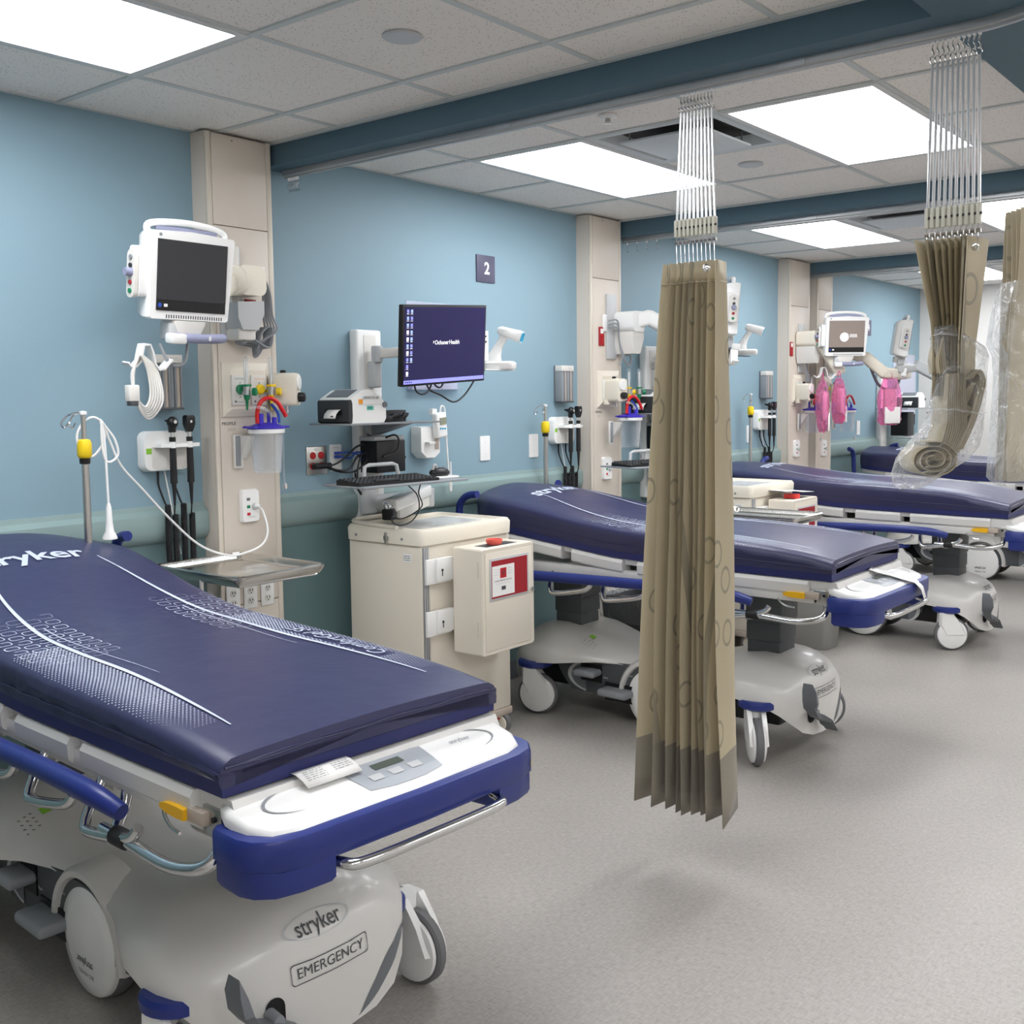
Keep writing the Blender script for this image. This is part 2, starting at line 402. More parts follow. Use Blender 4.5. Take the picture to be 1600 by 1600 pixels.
# beams with curtain tracks
BEAMS = [(2.86, 3.065), (5.455, 5.66), (8.165, 8.37)]
SY0, SY1 = -3.10, -2.745
for i, (a, b_) in enumerate(BEAMS):
    struct(MB().bb(a, b_, SY1, -.001, BZ, H+.1).build('trim_%d' % (10+i), 'beam_blue', smooth=False))
    mb = MB().bb(a-.02, a, SY1, 0, H-.004, H+.02); struct(mb.build('trim_%d' % (20+i), 'grid_white', smooth=False))
    mb = MB().bb(b_, b_+.02, SY1, 0, H-.004, H+.02); struct(mb.build('trim_%d' % (30+i), 'grid_white', smooth=False))
struct(MB().bb(X0, X1, SY0, SY1, BZ, H+.1).build('trim_13', 'beam_blue', smooth=False))
# suspended ceiling
ceil = struct(MB().bb(X0, X1, Y0, 0, H+.06, H+.2).build('ceiling', 'grid_white', smooth=False))
T = .61
YL = [0, -.49, -1.10, -1.71, -2.32, SY1]
bays = [  # x0, x1, grid lines in x
    (X0, 2.86, [X0, -1.67, -1.06, -.45, .16, .77, 1.38, 1.99, 2.60, 2.86]),
    (3.065, 5.455, [3.065, 3.63, 4.24, 4.85, 5.455]),
    (5.66, 8.165, [5.66, 6.26, 6.87, 7.48, 8.165]),
    (8.37, X1, [8.37, 8.80, 9.41, 10.02, 10.63, X1])]
lightcells = {0: [(0, 1), (0, 3)], 1: [(1, 1), (1, 3)], 2: [(1, 1), (1, 3)], 3: [(2, 1), (2, 3)]}
_tile = {}
def tile(x0, x1, y0, y1):
    k = (round(x1-x0, 3), round(y1-y0, 3))
    if k not in _tile:
        t = MB().bb(-k[0]/2+.004, k[0]/2-.004, -k[1]/2+.004, k[1]/2-.004, 0, .014).build('ceiling_tile', 'tile', ceil, smooth=False); _tile[k] = t.data
    else:
        t = bpy.data.objects.new('ceiling_tile', _tile[k]); col.objects.link(t); t.parent = ceil
    t.location = ((x0+x1)/2, (y0+y1)/2, H+.006)
def bar(x0, x1, y0, y1):
    dz = 0 if x1-x0 < .1 else .0012
    MB().bb(x0, x1, y0, y1, H+dz, H+.03).build('grid_bar', 'grid_white', ceil, smooth=False)
def ceiling_light(x0, x1, y0, y1, where):
    o = thing('ceiling_light', 'bright white ceiling light panel '+where, 'ceiling light', (0, 0, 0), group='lit ceiling panels')
    o.location = ((x0+x1)/2, (y0+y1)/2, H); a, b_ = (x1-x0)/2-.006, (y1-y0)/2-.006; t = .026
    mb = MB()
    mb.bb(-a, a, -b_, -b_+t, -.002, .03); mb.bb(-a, a, b_-t, b_, -.002, .03); mb.bb(-a, -a+t, -b_+t, b_-t, -.002, .03); mb.bb(a-t, a, -b_+t, b_-t, -.002, .03)
    mb.build('frame', 'light_frame', o, smooth=False)
    MB().bb(-a+t, a-t, -b_+t, b_-t, .003, .02).build('lens', 'light_panel', o, smooth=False)
def air_diffuser(x0, x1, y0, y1, where):
    o = thing('air_diffuser', 'square white air diffuser with a flat dropped plate '+where, 'air vent', ((x0+x1)/2, (y0+y1)/2, H))
    a = (x1-x0)/2-.008
    mb = MB()
    L = [[(s*q, t*q2, z) for s, t, q2 in ((1, 1, q), (-1, 1, q), (-1, -1, q), (1, -1, q))] for q, z in ((a, -.001), (a-.035, .001), (a-.05, .05))]
    mb.loft(L, caps=False); mb.build('frame', 'diffuser', o, smooth=False)
    MB().bb(-a+.05, a-.05, -a+.05, a-.05, .045, .05).build('duct', 'duct_dark', o, smooth=False)
    MB().box((0, 0, -.012), (2*a-.20, 2*a-.20, .010), .003).build('plate', 'diffuser', o)
    for sx in (-1, 1):
        for sy in (-1, 1): MB().cyl((sx*(a-.13), sy*(a-.13), -.01), (sx*(a-.13), sy*(a-.13), .047), .004, n=6).build('hanger', 'midgrey', o)
where_l = {(0, 0): 'beside the wall over the front bed', (0, 1): 'near the corridor over the front bed', (1, 0): 'left of the air vent over the cart bay', (1, 1): 'right of the air vent over the cart bay',
           (2, 0): 'over the third bay next to its blue wall', (2, 1): 'over the third bay seen by the bagged curtain', (3, 0): 'over the farthest bay near the blue wall', (3, 1): 'over the farthest bay by the corridor'}
for bi, (bx0, bx1, XL) in enumerate(bays):
    skip = {}
    for li, (ci, ri) in enumerate(lightcells[bi]):
        if bi == 0: ci = XL.index(.77)
        skip[(ci, ri)] = 1; skip[(ci+1, ri)] = 1
        ceiling_light(XL[ci], XL[ci+2], YL[ri+1], YL[ri], where_l[(bi, li)])
    if bi in (1, 2):
        skip[(1, 2)] = 1; air_diffuser(XL[1], XL[2], YL[3], YL[2], 'between two light panels, %s bay' % ('cart' if bi == 1 else 'third'))
    for i in range(len(XL)-1):
        for j in range(len(YL)-1):
            if (i, j) in skip: continue
            tile(XL[i], XL[i+1], YL[j+1], YL[j])
    for xi, x in enumerate(XL[1:-1], 1):
        segs = []; start = 0
        for ri in range(len(YL)-1):      # leave the bar out where a light panel spans it
            if (xi-1, ri) in skip and (xi, ri) in skip and not (bi in (1, 2) and ri == 2):
                if start > YL[ri]: segs.append((YL[ri], start))
                start = YL[ri+1]
        segs.append((SY1, start))
        for a_, c_ in segs: bar(x-.012, x+.012, a_, c_)
    for y in YL[1:-1]: bar(bx0, bx1, y-.012, y+.012)
    bar(bx0, bx1, -.018, 0); bar(bx0, bx1, SY1, SY1+.016)
# corridor ceiling behind the soffit, with unseen panels added to brighten the bays
for i in range(22):
    x = X0+i*.623
    for j in range(5):
        y = SY0-.66*j
        if i % 3 in (1, 2) and j == 2 and i < 21: continue
        tile(x, min(x+.623, X1), y-.66, y)
for i, x in enumerate([X0+.623*q for q in (1, 4, 7, 10, 13, 16, 19)]):
    ceiling_light(x, x+1.246, SY0-1.98, SY0-1.32, 'added out of view over the corridor, %s from its near end wall' % ('first', 'second', 'third', 'fourth', 'fifth', 'sixth', 'seventh')[i])
def disc(x, y, label, cat='sprinkler cap'):
    o = tag(MB().lathe([(.055, .004), (.058, -.002), (.054, -.006), (.001, -.007)], (0, 0, 0), n=28).build('ceiling_sprinkler', 'lightgrey'), label, cat); o.location = (x, y, H+.002)
disc(2.28, -1.42, 'round flat white sprinkler cap in the ceiling above the front bed')
disc(4.53, -1.40, 'round flat white sprinkler cap between two light panels, cart bay')
o = thing('ceiling_sprinkler', 'small white sprinkler head in the ceiling beyond the first beam', 'sprinkler', (3.40, -1.38, H))
MB().lathe([(.035, .004), (.036, -.004), (.02, -.008), (.001, -.009)], n=20).build('flange', 'white', o)
MB().lathe([(.01, -.008), (.01, -.02), (.018, -.024), (.001, -.027)], n=14).build('nozzle', 'steel', o)

# curtain tracks
def track(pts, label, couplers):
    o = thing('curtain_track', label, 'curtain track', (0, 0, 0)); o.location = Vector(pts[0])
    O = Vector(pts[0]); P = [Vector(p)-O for p in pts]
    def sweep(prof):
        L = []
        for i, p in enumerate(P):
            d = P[min(i+1, len(P)-1)]-P[max(i-1, 0)]; d.z = 0; d.normalize(); sd = Vector((-d.y, d.x, 0))
            L.append([p+sd*a+Vector((0, 0, b)) for a, b in prof])
        return L
    MB().loft(sweep([(-.017, 0), (.017, 0), (.017, -.02), (.012, -.024), (-.012, -.024), (-.017, -.02)])).build('rail', 'track', o)
    MB().loft(sweep([(-.006, -.0235), (.006, -.0235), (.006, -.030), (-.006, -.030)])).build('lip', 'track', o)
    for (a, b_) in couplers:
        MB().bb(-.02, .02, a-O.y, b_-O.y, -.021, .001).build('coupler', 'alu', o)
arc = [(2.97-.35*(1-math.cos(t)), -2.80-.35*math.sin(t), BZ) for t in [PI/2*i/14 for i in range(15)]]
track([(2.97, -.03, BZ), (2.97, -1.0, BZ), (2.97, -2.0, BZ), (2.97, -2.6, BZ)]+arc+[(1.4, -3.15, BZ-.0), (-1, -3.15, BZ)], 'curtain track under the first blue beam, bending toward the front bed', [(-1.28, -1.20), (-2.36, -2.28)])
track([(5.56, -.03, BZ), (5.56, -2.7, BZ)], 'curtain track under the second blue beam', [(-1.28, -1.2)])
track([(8.27, -.03, BZ), (8.27, -2.7, BZ)], 'curtain track under the third, farthest blue beam', [])
def spare_hooks(x, y0, dy, n, label):
    o = thing('curtain_hook_bunch', label, 'curtain hooks', (x, y0, BZ-.031))
    for i in range(n):
        y = -i*dy
        MB().box((0, y, -.004), (.008, .006, .014), .002).build('carrier', 'white', o)
        MB().tube([(0, y, -.010), (.002, y-.004, -.022), (-.004, y+.003, -.034), (.004, y+.004, -.046), (.007, y-.004, -.056)], .0018, 5, 3).build('hook', 'chrome', o)
spare_hooks(2.97, -.05, .012, 6, 'bunch of empty curtain hooks at the wall end of the first track')
spare_hooks(5.56, -.06, .07, 4, 'few empty curtain hooks at the wall end of the second track')

# ------------------------------------------------------------------ stretchers
def interp(P, x):
    """smooth interpolation through (x, y) pairs"""
    if x <= P[0][0]: return P[0][1]
    for i in range(len(P)-1):
        (a, p), (b, q) = P[i], P[i+1]
        if x <= b:
            t = (x-a)/(b-a)
            m0 = (q-P[i-1][1])/(b-P[i-1][0]) if i > 0 else (q-p)/(b-a)
            m1 = (P[i+2][1]-p)/(P[i+2][0]-a) if i+2 < len(P) else (q-p)/(b-a)
            h = b-a; t2, t3 = t*t, t*t*t
            return (2*t3-3*t2+1)*p+(t3-2*t2+t)*h*m0+(-2*t3+3*t2)*q+(t3-t2)*h*m1
    return P[-1][1]
HOOD = [  # y, half width, top, bottom
    (-.790, .05, .26, .10), (-.784, .13, .308, .106), (-.768, .20, .342, .128), (-.74, .252, .372, .170), (-.70, .290, .396, .210), (-.65, .316, .413, .240), (-.60, .330, .422, .255),
    (-.54, .335, .424, .262), (-.45, .325, .412, .27), (-.36, .295, .392, .28), (-.26, .252, .368, .288), (-.15, .222, .350, .290), (0, .212, .344, .290)]
HOOD = HOOD+[(-y, a, b, c) for y, a, b, c in HOOD[:-1][::-1]]
def dense(poly, step=.008):
    o = []
    for i, p in enumerate(poly):
        q = poly[(i+1) % len(poly)]; n = max(1, int(math.hypot(q[0]-p[0], q[1]-p[1])/step))
        o += [(p[0]+(q[0]-p[0])*k/n, p[1]+(q[1]-p[1])*k/n) for k in range(n)]
    return o
def hood_mesh():
    L = []
    for y, w_, t, b_ in HOOD:
        lp = []
        shoulder = min(.10, (t-b_)*.55)
        for i in range(21):
            u = -1+2*i/20; au = abs(u)
            x = w_*u
            if abs(y) < .5: z = t-shoulder*(au**5)-.025*(au**2)
            else: z = t-shoulder*(au**3.0)
            lp.append((x, y, z))
        lp.append((w_*1.0, y, b_)); lp.append((0, y, b_+.0)); lp.append((-w_, y, b_))
        L.append(lp)
    return L
def caster(parent, x, y, ang, R=.1):
    c = thing_part('caster', parent); c.location = (x, y, 0); c.rotation_euler = (0, 0, ang)
    ax = Vector((1, 0, 0)); ctr = (0, -.035, R)
    MB().lathe([(R-.03, -.016), (R-.006, -.016), (R, -.009), (R, .009), (R-.006, .016), (R-.03, .016)], ctr, ax, 32).build('tire', 'tire', c)
    for s in (-1, 1):
        MB().lathe([(R-.012, s*.017), (R-.014, s*.026), (R*.6, s*.034), (.004, s*.036)], ctr, ax, 32).build('wheel_cover', 'white_gloss', c)
    mb = MB()
    for s in (-1, 1):
        mb.loft([[(s*q, y_, z) for y_, z in ((-.035+d*k, R+.0+z0) for d, z0 in ((-1, 0), (-.55, .07), (.1, .135), (.9, .135), (.95, .06), (.5, 0)))] for q, k in ((.020, .085), (.040, .07))])
    mb.build('fork', 'white_gloss', c)
    MB().cyl((0, .0, R+.09), (0, .0, .236), .03, n=14).build('stem', 'white', c)
    return c
def thing_part(name, parent):
    o = bpy.data.objects.new(name, None); col.objects.link(o); o.empty_display_size = .03; o.parent = parent; return o
def stretcher(label, loc, rz, top, bot, swivel, iv, bend, logo_shift=0., fx=.32):
    B = thing('hospital_stretcher', label, 'hospital bed', loc, rz, 'navy hospital stretchers')
    W = .368
    # --- base
    L = hood_mesh(); hb = MB().loft(L); hood = hb.build('base_hood', 'bed_shell', B, ang=50)
    bvh = BVHTree.FromPolygons([Vector(v) for v in hb.v], hb.f)
    def on_front(p, off=.0022):
        r = bvh.ray_cast(Vector((p.x, -2, p.z)), Vector((0, 1, 0)))
        if r[0] is None: return p
        n = r[1]; n = n if n.y < 0 else -n
        return r[0]+n*off
    def on_top(p, off=.0022):
        r = bvh.ray_cast(Vector((p.x, p.y, 2)), Vector((0, 0, -1)))
        return r[0]+Vector((0, 0, off)) if r[0] else p
    # oval with maker's name on the sloping nose
    mb = MB(); ring = []
    for k in (1., .93):
        ring.append([on_front(Vector((-.012+.092*k*math.cos(2*PI*i/40), 0, .358+.022*k*math.sin(2*PI*i/40)))) for i in range(40)])
    mb.loft(ring, caps=False); mb.build('nose_oval', 'lightgrey', hood)
    lettering('nose_logo', 'stryker', .05, 'ink', hood, (-.012, 0, .358), bold=.0003, width=.122, fn=on_front, cuts=2)
    lettering('nose_lettering', 'EMERGENCY', .04, 'ink', hood, (.0, 0, .277), width=.185, fn=on_front, cuts=2)
    mb = MB(); fr = []
    for k in (1., .95):
        fr.append([on_front(Vector((.0+x*(1 if k == 1 else .985), 0, .277+z*(1 if k == 1 else .90))), .003) for x, z in dense(rr(.215, .046, .008))])
    mb.loft(fr, caps=False); mb.build('nose_lettering_frame', 'ink', hood)
    mb = MB(); Lp = []
    for i in range(13):
        t = i/12; x = .07+.205*t; z0 = .112+.14*t**1.4; z1 = z0+.055*math.sin(PI*min(t*1.02, 1))**.8
        Lp.append([on_front(Vector((x+.0, 0, z0-.004*t)), .0018), on_front(Vector((x+.006, 0, z1)), .0018)])
    mb.loft(Lp, caps=False, closed=False); mb.build('weight_limit_label', 'slate', hood)
    # undercarriage
    MB().bb(-.19, .19, -.66, .66, .13, .25, .02).build('undercarriage', 'black', B)
    # collars and casters
    for i, (sx, sy) in enumerate(((-1, -1), (1, -1), (-1, 1), (1, 1))):
        x, y = (fx if (sx > 0 and sy < 0) else sx*.31), sy*.60
        MB().lathe([(.001, .266), (.076, .266), (.086, .256), (.086, .236), (.07, .226), (.001, .226)], (sx*.275, y, 0), n=28).build('caster_collar', 'bed_blue', B)
        caster(B, x, y, swivel[i])
    # side wheels, fenders, pedal panels
    for s in (-1, 1):
        c = thing_part('side_wheel', B); c.location = (s*.183, -.05, .152)
        R = .152
        MB().lathe([(R-.05, -.024), (R-.006, -.024), (R, -.012), (R, .012), (R-.006, .024), (R-.05, .024)], ax=(1, 0, 0), n=44).build('tire', 'tire', c)
        MB().lathe([(R-.006, s*.022), (R-.008, s*.034), (R-.014, s*.040), (R-.05, s*.045), (.004, s*.05)], ax=(1, 0, 0), n=44).build('wheel_disc', 'white_gloss', c)
        rv = Vector((0, s, 0))
        lettering('wheel_logo', 'stryker', .05, 'ink', c, (s*.0495, .0, -.052), right=-rv, up=(s*-.06, 0, -1), width=.09, bold=.0004)
        lettering('wheel_caption', 'BIG WHEEL', .02, 'ink', c, (s*.0475, .0, -.082), right=-rv, up=(s*-.1, 0, -1), width=.085)
        mb = MB(); Lp = []
        for i in range(25):
            a = math.radians(-8+196*i/24); ca, sa = math.cos(a), math.sin(a)
            Lp.append([(s*x, r_*ca, r_*sa) for x, r_ in ((-.05, .164), (.038, .164), (.050, .170), (.050, .186), (.038, .196), (-.05, .20))])
        mb.loft(Lp); f = mb.build('fender', 'bed_shell', c, ang=50)
        poly = [(.52, .268), (.48, .20), (.42, .13), (-.02, .125), (-.36, .145), (-.43, .20), (-.45, .268), (-.3, .29), (0, .300), (.3, .29)]
        pp = MB().prism(poly, 'yz', s*.16, s*.220).build('pedal_panel', 'darkgrey', B)
        for y0, y1, cc in ((.16, .44, 1), (-.42, -.24, -1)):
            mb = MB(); n = 22; ym, hw = (y0+y1)/2, (y1-y0)/2
            out, inn = [], []
            for i in range(n+1):
                a = math.radians(-75+150*i/n)
                out.append((s*.223, ym+cc*hw*math.cos(a), .205+.075*math.sin(a))); inn.append((s*.223, ym+cc*(hw*math.cos(a)-.022*math.cos(a)), .205+.068*math.sin(a)))
            mb.loft([out, inn], caps=False, closed=False); mb.build('panel_fin', 'lightgrey', pp)
            MB().add(inn, [tuple(range(len(inn)))]).build('panel_inlay', 'slate', pp)
        for (y, z, w_, h_) in ((.30, .235, .12, .032), (.14, .16, .16, .036)):
            mb = MB(); mb.box((s*.25, y, z), (.10, w_, h_), .014, 3); pe = mb.build('pedal', 'midgrey', B)
            MB().bb(s*.217, s*.225, y-w_*.5, y+w_*.5, z-.05, z+.035).build('pedal_slot', 'black', pe, smooth=False)
        for k, (y, z, tx) in enumerate(((.405, .22, 'Brake'), (.215, .215, 'Steer'), (.08, .245, 'Neutral'))):
            lettering('panel_caption', tx, .014, 'white', pp, (s*.2245, y, z), right=(0, s, 0), up=(0, 0, 1), width=.028)
        # faint function icons printed on the hood's shoulder
    def hoodlabel(y0, x0):
        mb = MB()
        for i in range(4):
            for j in range(3):
                p = on_top(Vector((x0+.016*j, y0-.02*i, 0)))
                mb.add([p, p+Vector((.008, 0, 0)), p+Vector((.008, -.006, 0)), p+Vector((0, -.006, 0))], [(0, 1, 2, 3)])
        mb.build('printed_icons', 'ink', hood, smooth=False)
        p = [on_top(Vector((x0+.06+a, y0+b_, 0)), .002) for a, b_ in ((0, 0), (.03, 0), (.03, -.03), (0, -.03))]
        MB().add(p, [(0, 1, 2, 3)]).build('green_sticker', 'label_green', hood, smooth=False)
    hoodlabel(.36, -.22)
    # lift columns
    for y in (-.525, .54):
        c = thing_part('lift_column', B)
        for q, (a, z0, z1) in enumerate(((.080, .34, .47), (.084, .465, .555), (.089, .55, .735))):
            MB().box((0, y, (z0+z1)/2), (a*2, a*2, z1-z0), .012, 2).build('stage', 'darkgrey', c)
    # brake pedal on the nose
    bp = thing_part('brake_pedal', B); bp.location = (.013, .125, .041)
    mb = MB(); Lp = []
    for x, y, z, hw, th, nx, nz in ((-.285, -.945, .315, .020, .008, -.3, 1), (-.288, -.955, .29, .030, .011, -1, .4), (-.278, -.955, .245, .032, .013, -1, .2), (-.25, -.94, .20, .024, .016, -.8, .6), (-.205, -.935, .172, .022, .017, -.5, .9), (-.155, -.94, .152, .026, .016, -.5, .9), (-.115, -.95, .128, .034, .013, -.6, .8), (-.095, -.957, .10, .034, .011, -.9, .5), (-.082, -.962, .085, .03, .007, -.6, .8)):
        nn = Vector((nx, 0, nz)).normalized()
        c = Vector((x, y, z)); e = Vector((0, 1, 0))
        Lp.append([c+e*hw+nn*th, c-e*hw+nn*th, c-e*hw*.9-nn*th, c+e*hw*.9-nn*th])
    mb.loft(Lp); mb.build('treadle', 'slate', bp)
    MB().cyl((-.18, -.945, .175), (-.165, -.78, .178), .014, n=12).build('axle', 'midgrey', bp)
    p = [on_front(Vector((-.150+x, 0, .205+z)), .003)-Vector(bp.location) for x, z in rr(.045, .085, .022)]
    MB().add(p, [tuple(range(len(p)))]).build('slot', 'black', bp, smooth=False)
    # --- litter frame and deck
    MB().bb(-.33, .33, -.90, .93, .725, .762, .01).build('litter_frame', 'bed_white', B)
    for s in (-1, 1):
        MB().bb(s*.33, s*.368, -.90, .90, .718, .768, .008).build('frame_rail', 'bed_white', B)
    st = [-.93+1.86*i/24 for i in range(25)]
    tp = lambda y: 1-.24*max(0, (y-.74)/.22)**1.6
    MB().loft([[((-W+.02)*tp(y), y, interp(bot, y)-.03), ((W-.02)*tp(y), y, interp(bot, y)-.03), ((W-.01)*tp(y), y, interp(bot, y)-.002), ((-W+.01)*tp(y), y, interp(bot, y)-.002)] for y in st]).build('deck', 'bed_white', B)
    for s in (-1, 1):
        for (y0, y1) in ((-.86, -.40), (-.34, -.06), (0.02, .30), (.36, .70)):
            ys = [y0+(y1-y0)*i/4 for i in range(5)]
            MB().loft([[(s*(W-.06), y, interp(bot, y)-.070), (s*(W+.004), y, interp(bot, y)-.064), (s*(W+.012), y, interp(bot, y)-.056), (s*(W+.014), y, interp(bot, y)-.020), (s*(W+.006), y, interp(bot, y)-.006), (s*(W-.06), y, interp(bot, y)-.005)] for y in ys]).build('deck_side_panel', 'bed_white', B, ang=25)
    # sloping foot deck under the mattress end
    MB().prism([(-.88, .735), (-.985, .742), (-.99, .76), (-.97, interp(bot, -.96)-.006), (-.80, interp(bot, -.8)-.006), (-.80, .735)], 'yz', -.36, .36).build('foot_deck', 'bed_white', B)
    # --- folded side rails
    for s in (-1, 1):
        sr = thing_part('side_rail', B)
        X = s*.425
        MB().tube([(X-s*.01, .60, .685), (X, .52, .705), (X, .30, .715), (X, -.2, .728), (X, -.45, .730), (X-s*.006, -.56, .722), (X-s*.02, -.63, .704)], .022, 14, 6, rr=lambda t: .024-.006*max(0, (t-.8)/.2)-.006*max(0, (.1-t)/.1)).build('rail_grip', 'bed_blue', sr)
        for y in (.42, .12, -.18, -.46):
            MB().tube([(s*.345, y, .745), (s*.385, y-.005, .685), (s*.412, y-.02, .645), (s*.418, y-.05, .635), (s*.418, y-.17, .655), (s*.416, y-.23, .672), (s*.412, y-.25, .695)], .0125, 10, 5).build('rail_arm', 'chrome', sr)
            MB().bb(s*.335, s*.352, y-.03, y+.03, .70, .755, .004).build('rail_bracket', 'steel', sr)
        MB().tube([(s*.350, -.56, .735), (s*.372, -.575, .69), (s*.398, -.59, .655), (s*.41, -.62, .645), (s*.412, -.66, .652)], .013, 10, 5).build('rail_arm', 'chrome', sr)
        MB().tube([(s*.412, -.56, .655), (s*.414, -.66, .656), (s*.412, -.80, .648), (s*.402, -.88, .655), (s*.385, -.925, .672), (s*.36, -.93, .70), (s*.345, -.92, .725)], .0135, 10, 5).build('rail_loop', 'chrome', sr)
        MB().cyl((s*.4125, -.615, .655), (s*.4125, -.665, .656), .02, n=14).build('rail_collar', 'black_rubber', sr)
        MB().tube([(s*.36, -.73, .755), (s*.366, -.73, .72), (s*.37, -.76, .70), (s*.372, -.80, .695)], .004, 6, 4).build('restraint_hook', 'chrome', sr)
        lv = thing_part('release_lever', B)
        MB().loft([[(s*x, y, z) for x, z in ((.372-a, .75-b_), (.392, .75-b_), (.392, .75+b_), (.372-a, .75+b_))] for y, a, b_ in ((-.76, .0, .004), (-.78, .005, .010), (-.82, .008, .012), (-.85, .008, .011))]).build('lever_grip', 'yellow_lever', lv)
        MB().bb(s*.366, s*.384, -.905, -.848, .738, .766, .003).build('lever_link', 'taupe', lv)
        MB().bb(s*.350, s*.368, -.945, -.88, .715, .775, .003).build('lever_plate', 'steel', lv)
        MB().cyl((s*.368, -.925, .755), (s*.374, -.925, .755), .006, n=10).build('lever_bolt', 'black', lv)
    # --- foot bumper
    fb = thing_part('foot_bumper', B); fb.location = (-.010, -.014, -.022); fb.scale = (1.045, 1, 1)
    out = [(-.36, -.93), (-.372, -.95), (-.372, -1.02), (-.362, -1.055), (-.33, -1.09), (-.28, -1.105), (0, -1.112), (.28, -1.105), (.33, -1.09), (.362, -1.055), (.372, -1.02), (.372, -.95), (.36, -.93)]
    def lift(x): return .006*(x/.37)
    def prof_stack(poly, rows):
        cxm, cym = sum(p[0] for p in poly)/len(poly), sum(p[1] for p in poly)/len(poly)
        return [[(cxm+(x-cxm)*k, cym+(y-cym)*k2, z) for x, y in poly] for k, k2, z in rows]
    MB().loft(prof_stack(out, [(.97, .95, .715), (1., 1., .722), (1., 1., .768), (.985, .96, .776), (.96, .88, .777)])).build('bumper', 'bed_blue', fb, ang=40)
    for s in (-1, 1):
        end = [(s*x, y) for x, y in ((.20, -.95), (.366, -.95), (.369, -1.02), (.358, -1.055), (.33, -1.085), (.28, -1.10), (.215, -1.105))]
        MB().loft(prof_stack(end, [(.94, .9, .668), (1., 1., .678), (1., 1., .72)])).build('bumper_corner', 'bed_blue', fb, ang=40)
    cov = [(-.34, -.925), (-.352, -.96), (-.345, -1.02), (-.32, -1.062), (-.27, -1.08), (0, -1.087), (.27, -1.08), (.32, -1.062), (.345, -1.02), (.352, -.96), (.34, -.925)]
    rows = []
    for k, k2, z in ((1., 1., .772), (1., 1., .786), (.99, .965, .795), (.965, .90, .799), (.6, .45, .803), (.05, .05, .804)):
        rows.append([(x*k, -1.0+(y+1.0)*k2+.0, z+(y+1.0)*k2*.20) for x, y in cov])
    cvb = MB().loft(rows); cover = cvb.build('bumper_cover', 'white_gloss', fb, ang=50)
    cb = BVHTree.FromPolygons([Vector(v) for v in cvb.v], cvb.f)
    def on_cov(p, off=.0015):
        r = cb.ray_cast(Vector((p.x, p.y, 2)), Vector((0, 0, -1)))
        return r[0]+Vector((0, 0, off)) if r[0] else p
    def patch(poly, name, m, par, off=.0015):
        # fan-free grid patch that follows the cover
        mb = MB(); n = len(poly)//2; A = poly[:n]; Bq = poly[n:][::-1]; Lp = []
        for k in range(5):
            t = k/4; Lp.append([on_cov(Vector((a[0]*(1-t)+b_[0]*t, a[1]*(1-t)+b_[1]*t, 0)), off) for a, b_ in zip(A, Bq)])
        mb.loft(Lp, caps=False, closed=False); return mb.build(name, m, par)
    dp = patch([(-.105, -.965), (-.03, -.955), (.05, -.955), (.11, -.965), (.095, -1.05), (.05, -1.062), (-.03, -1.062), (-.095, -1.05)][0:4]+[(.10, -1.052), (.045, -1.062), (-.03, -1.062), (-.09, -1.052)], 'control_panel', 'panelgrey', fb)
    patch([(-.035, -.978), (.0, -.978), (.04, -.978), (.04, -1.0), (.0, -1.0), (-.035, -1.0)], 'display', 'lcd', dp, .003)
    for x in (-.05, -.0, .05):
        patch([(x-.016, -1.012), (x, -1.012), (x+.016, -1.012), (x+.014, -1.032), (x, -1.032), (x-.014, -1.032)], 'key', 'lightgrey', dp, .003)
    lettering('cover_logo', 'stryker', .03, 'ink_light', cover, (.205, -.99, 0), right=(1, 0, 0), up=(0, 1, 0), width=.06, fn=on_cov, cuts=1)
    for s in (-1, 1):
        pts = [Vector((s*(.20+.092*math.cos(R_(a))), -.997+.043*math.sin(R_(a)), 0)) for a in range(110, -76, -9)]
        pts = [on_cov(p) for p in pts]
        MB().ribbon(pts, [.001+.006*math.sin(PI*i/(len(pts)-1)) for i in range(len(pts))]).build('cover_arc', 'midgrey', cover)
    for x in (-.30, -.13, .15, .31):
        p = on_cov(Vector((x, -.945, 0)), .001); MB().lathe([(.009, 0), (.009, .002), (.005, .0025), (.001, .001)], p, n=12).build('cover_screw', 'lightgrey', cover)
    wl = MB()
    wl.add([(.325, -1.0935, .735), (.339, -1.083, .735), (.332, -1.089, .750)], [(0, 1, 2)]); wl.build('warning_triangle', 'yellow', fb, smooth=False)
    hd = thing_part('push_handle', B)
    MB().tube([(-.225, -1.07, .676), (-.215, -1.115, .674), (-.18, -1.142, .673), (0, -1.146, .673), (.18, -1.142, .673), (.215, -1.115, .674), (.225, -1.07, .676)], .0115, 12, 6).build('outer_bar', 'chrome', hd)
    MB().tube([(-.21, -1.06, .690), (0, -1.09, .690), (.21, -1.06, .690)], .008, 10, 6).build('inner_bar', 'chrome', hd)
    # --- head end push handles
    for s in (-1, 1):
        bx, by = bend.get(s, (0, -.10))
        MB().tube([(s*.36, .955, .745), (s*.40, .965, .88), (s*.41, .968, 1.0), (s*.41+bx*.25, .968+by*.25, 1.05), (s*.41+bx*.6, .968+by*.6, 1.07), (s*.41+bx, .968+by, 1.075)], .0185, 12, 6).build('head_handle', 'bed_blue', B)
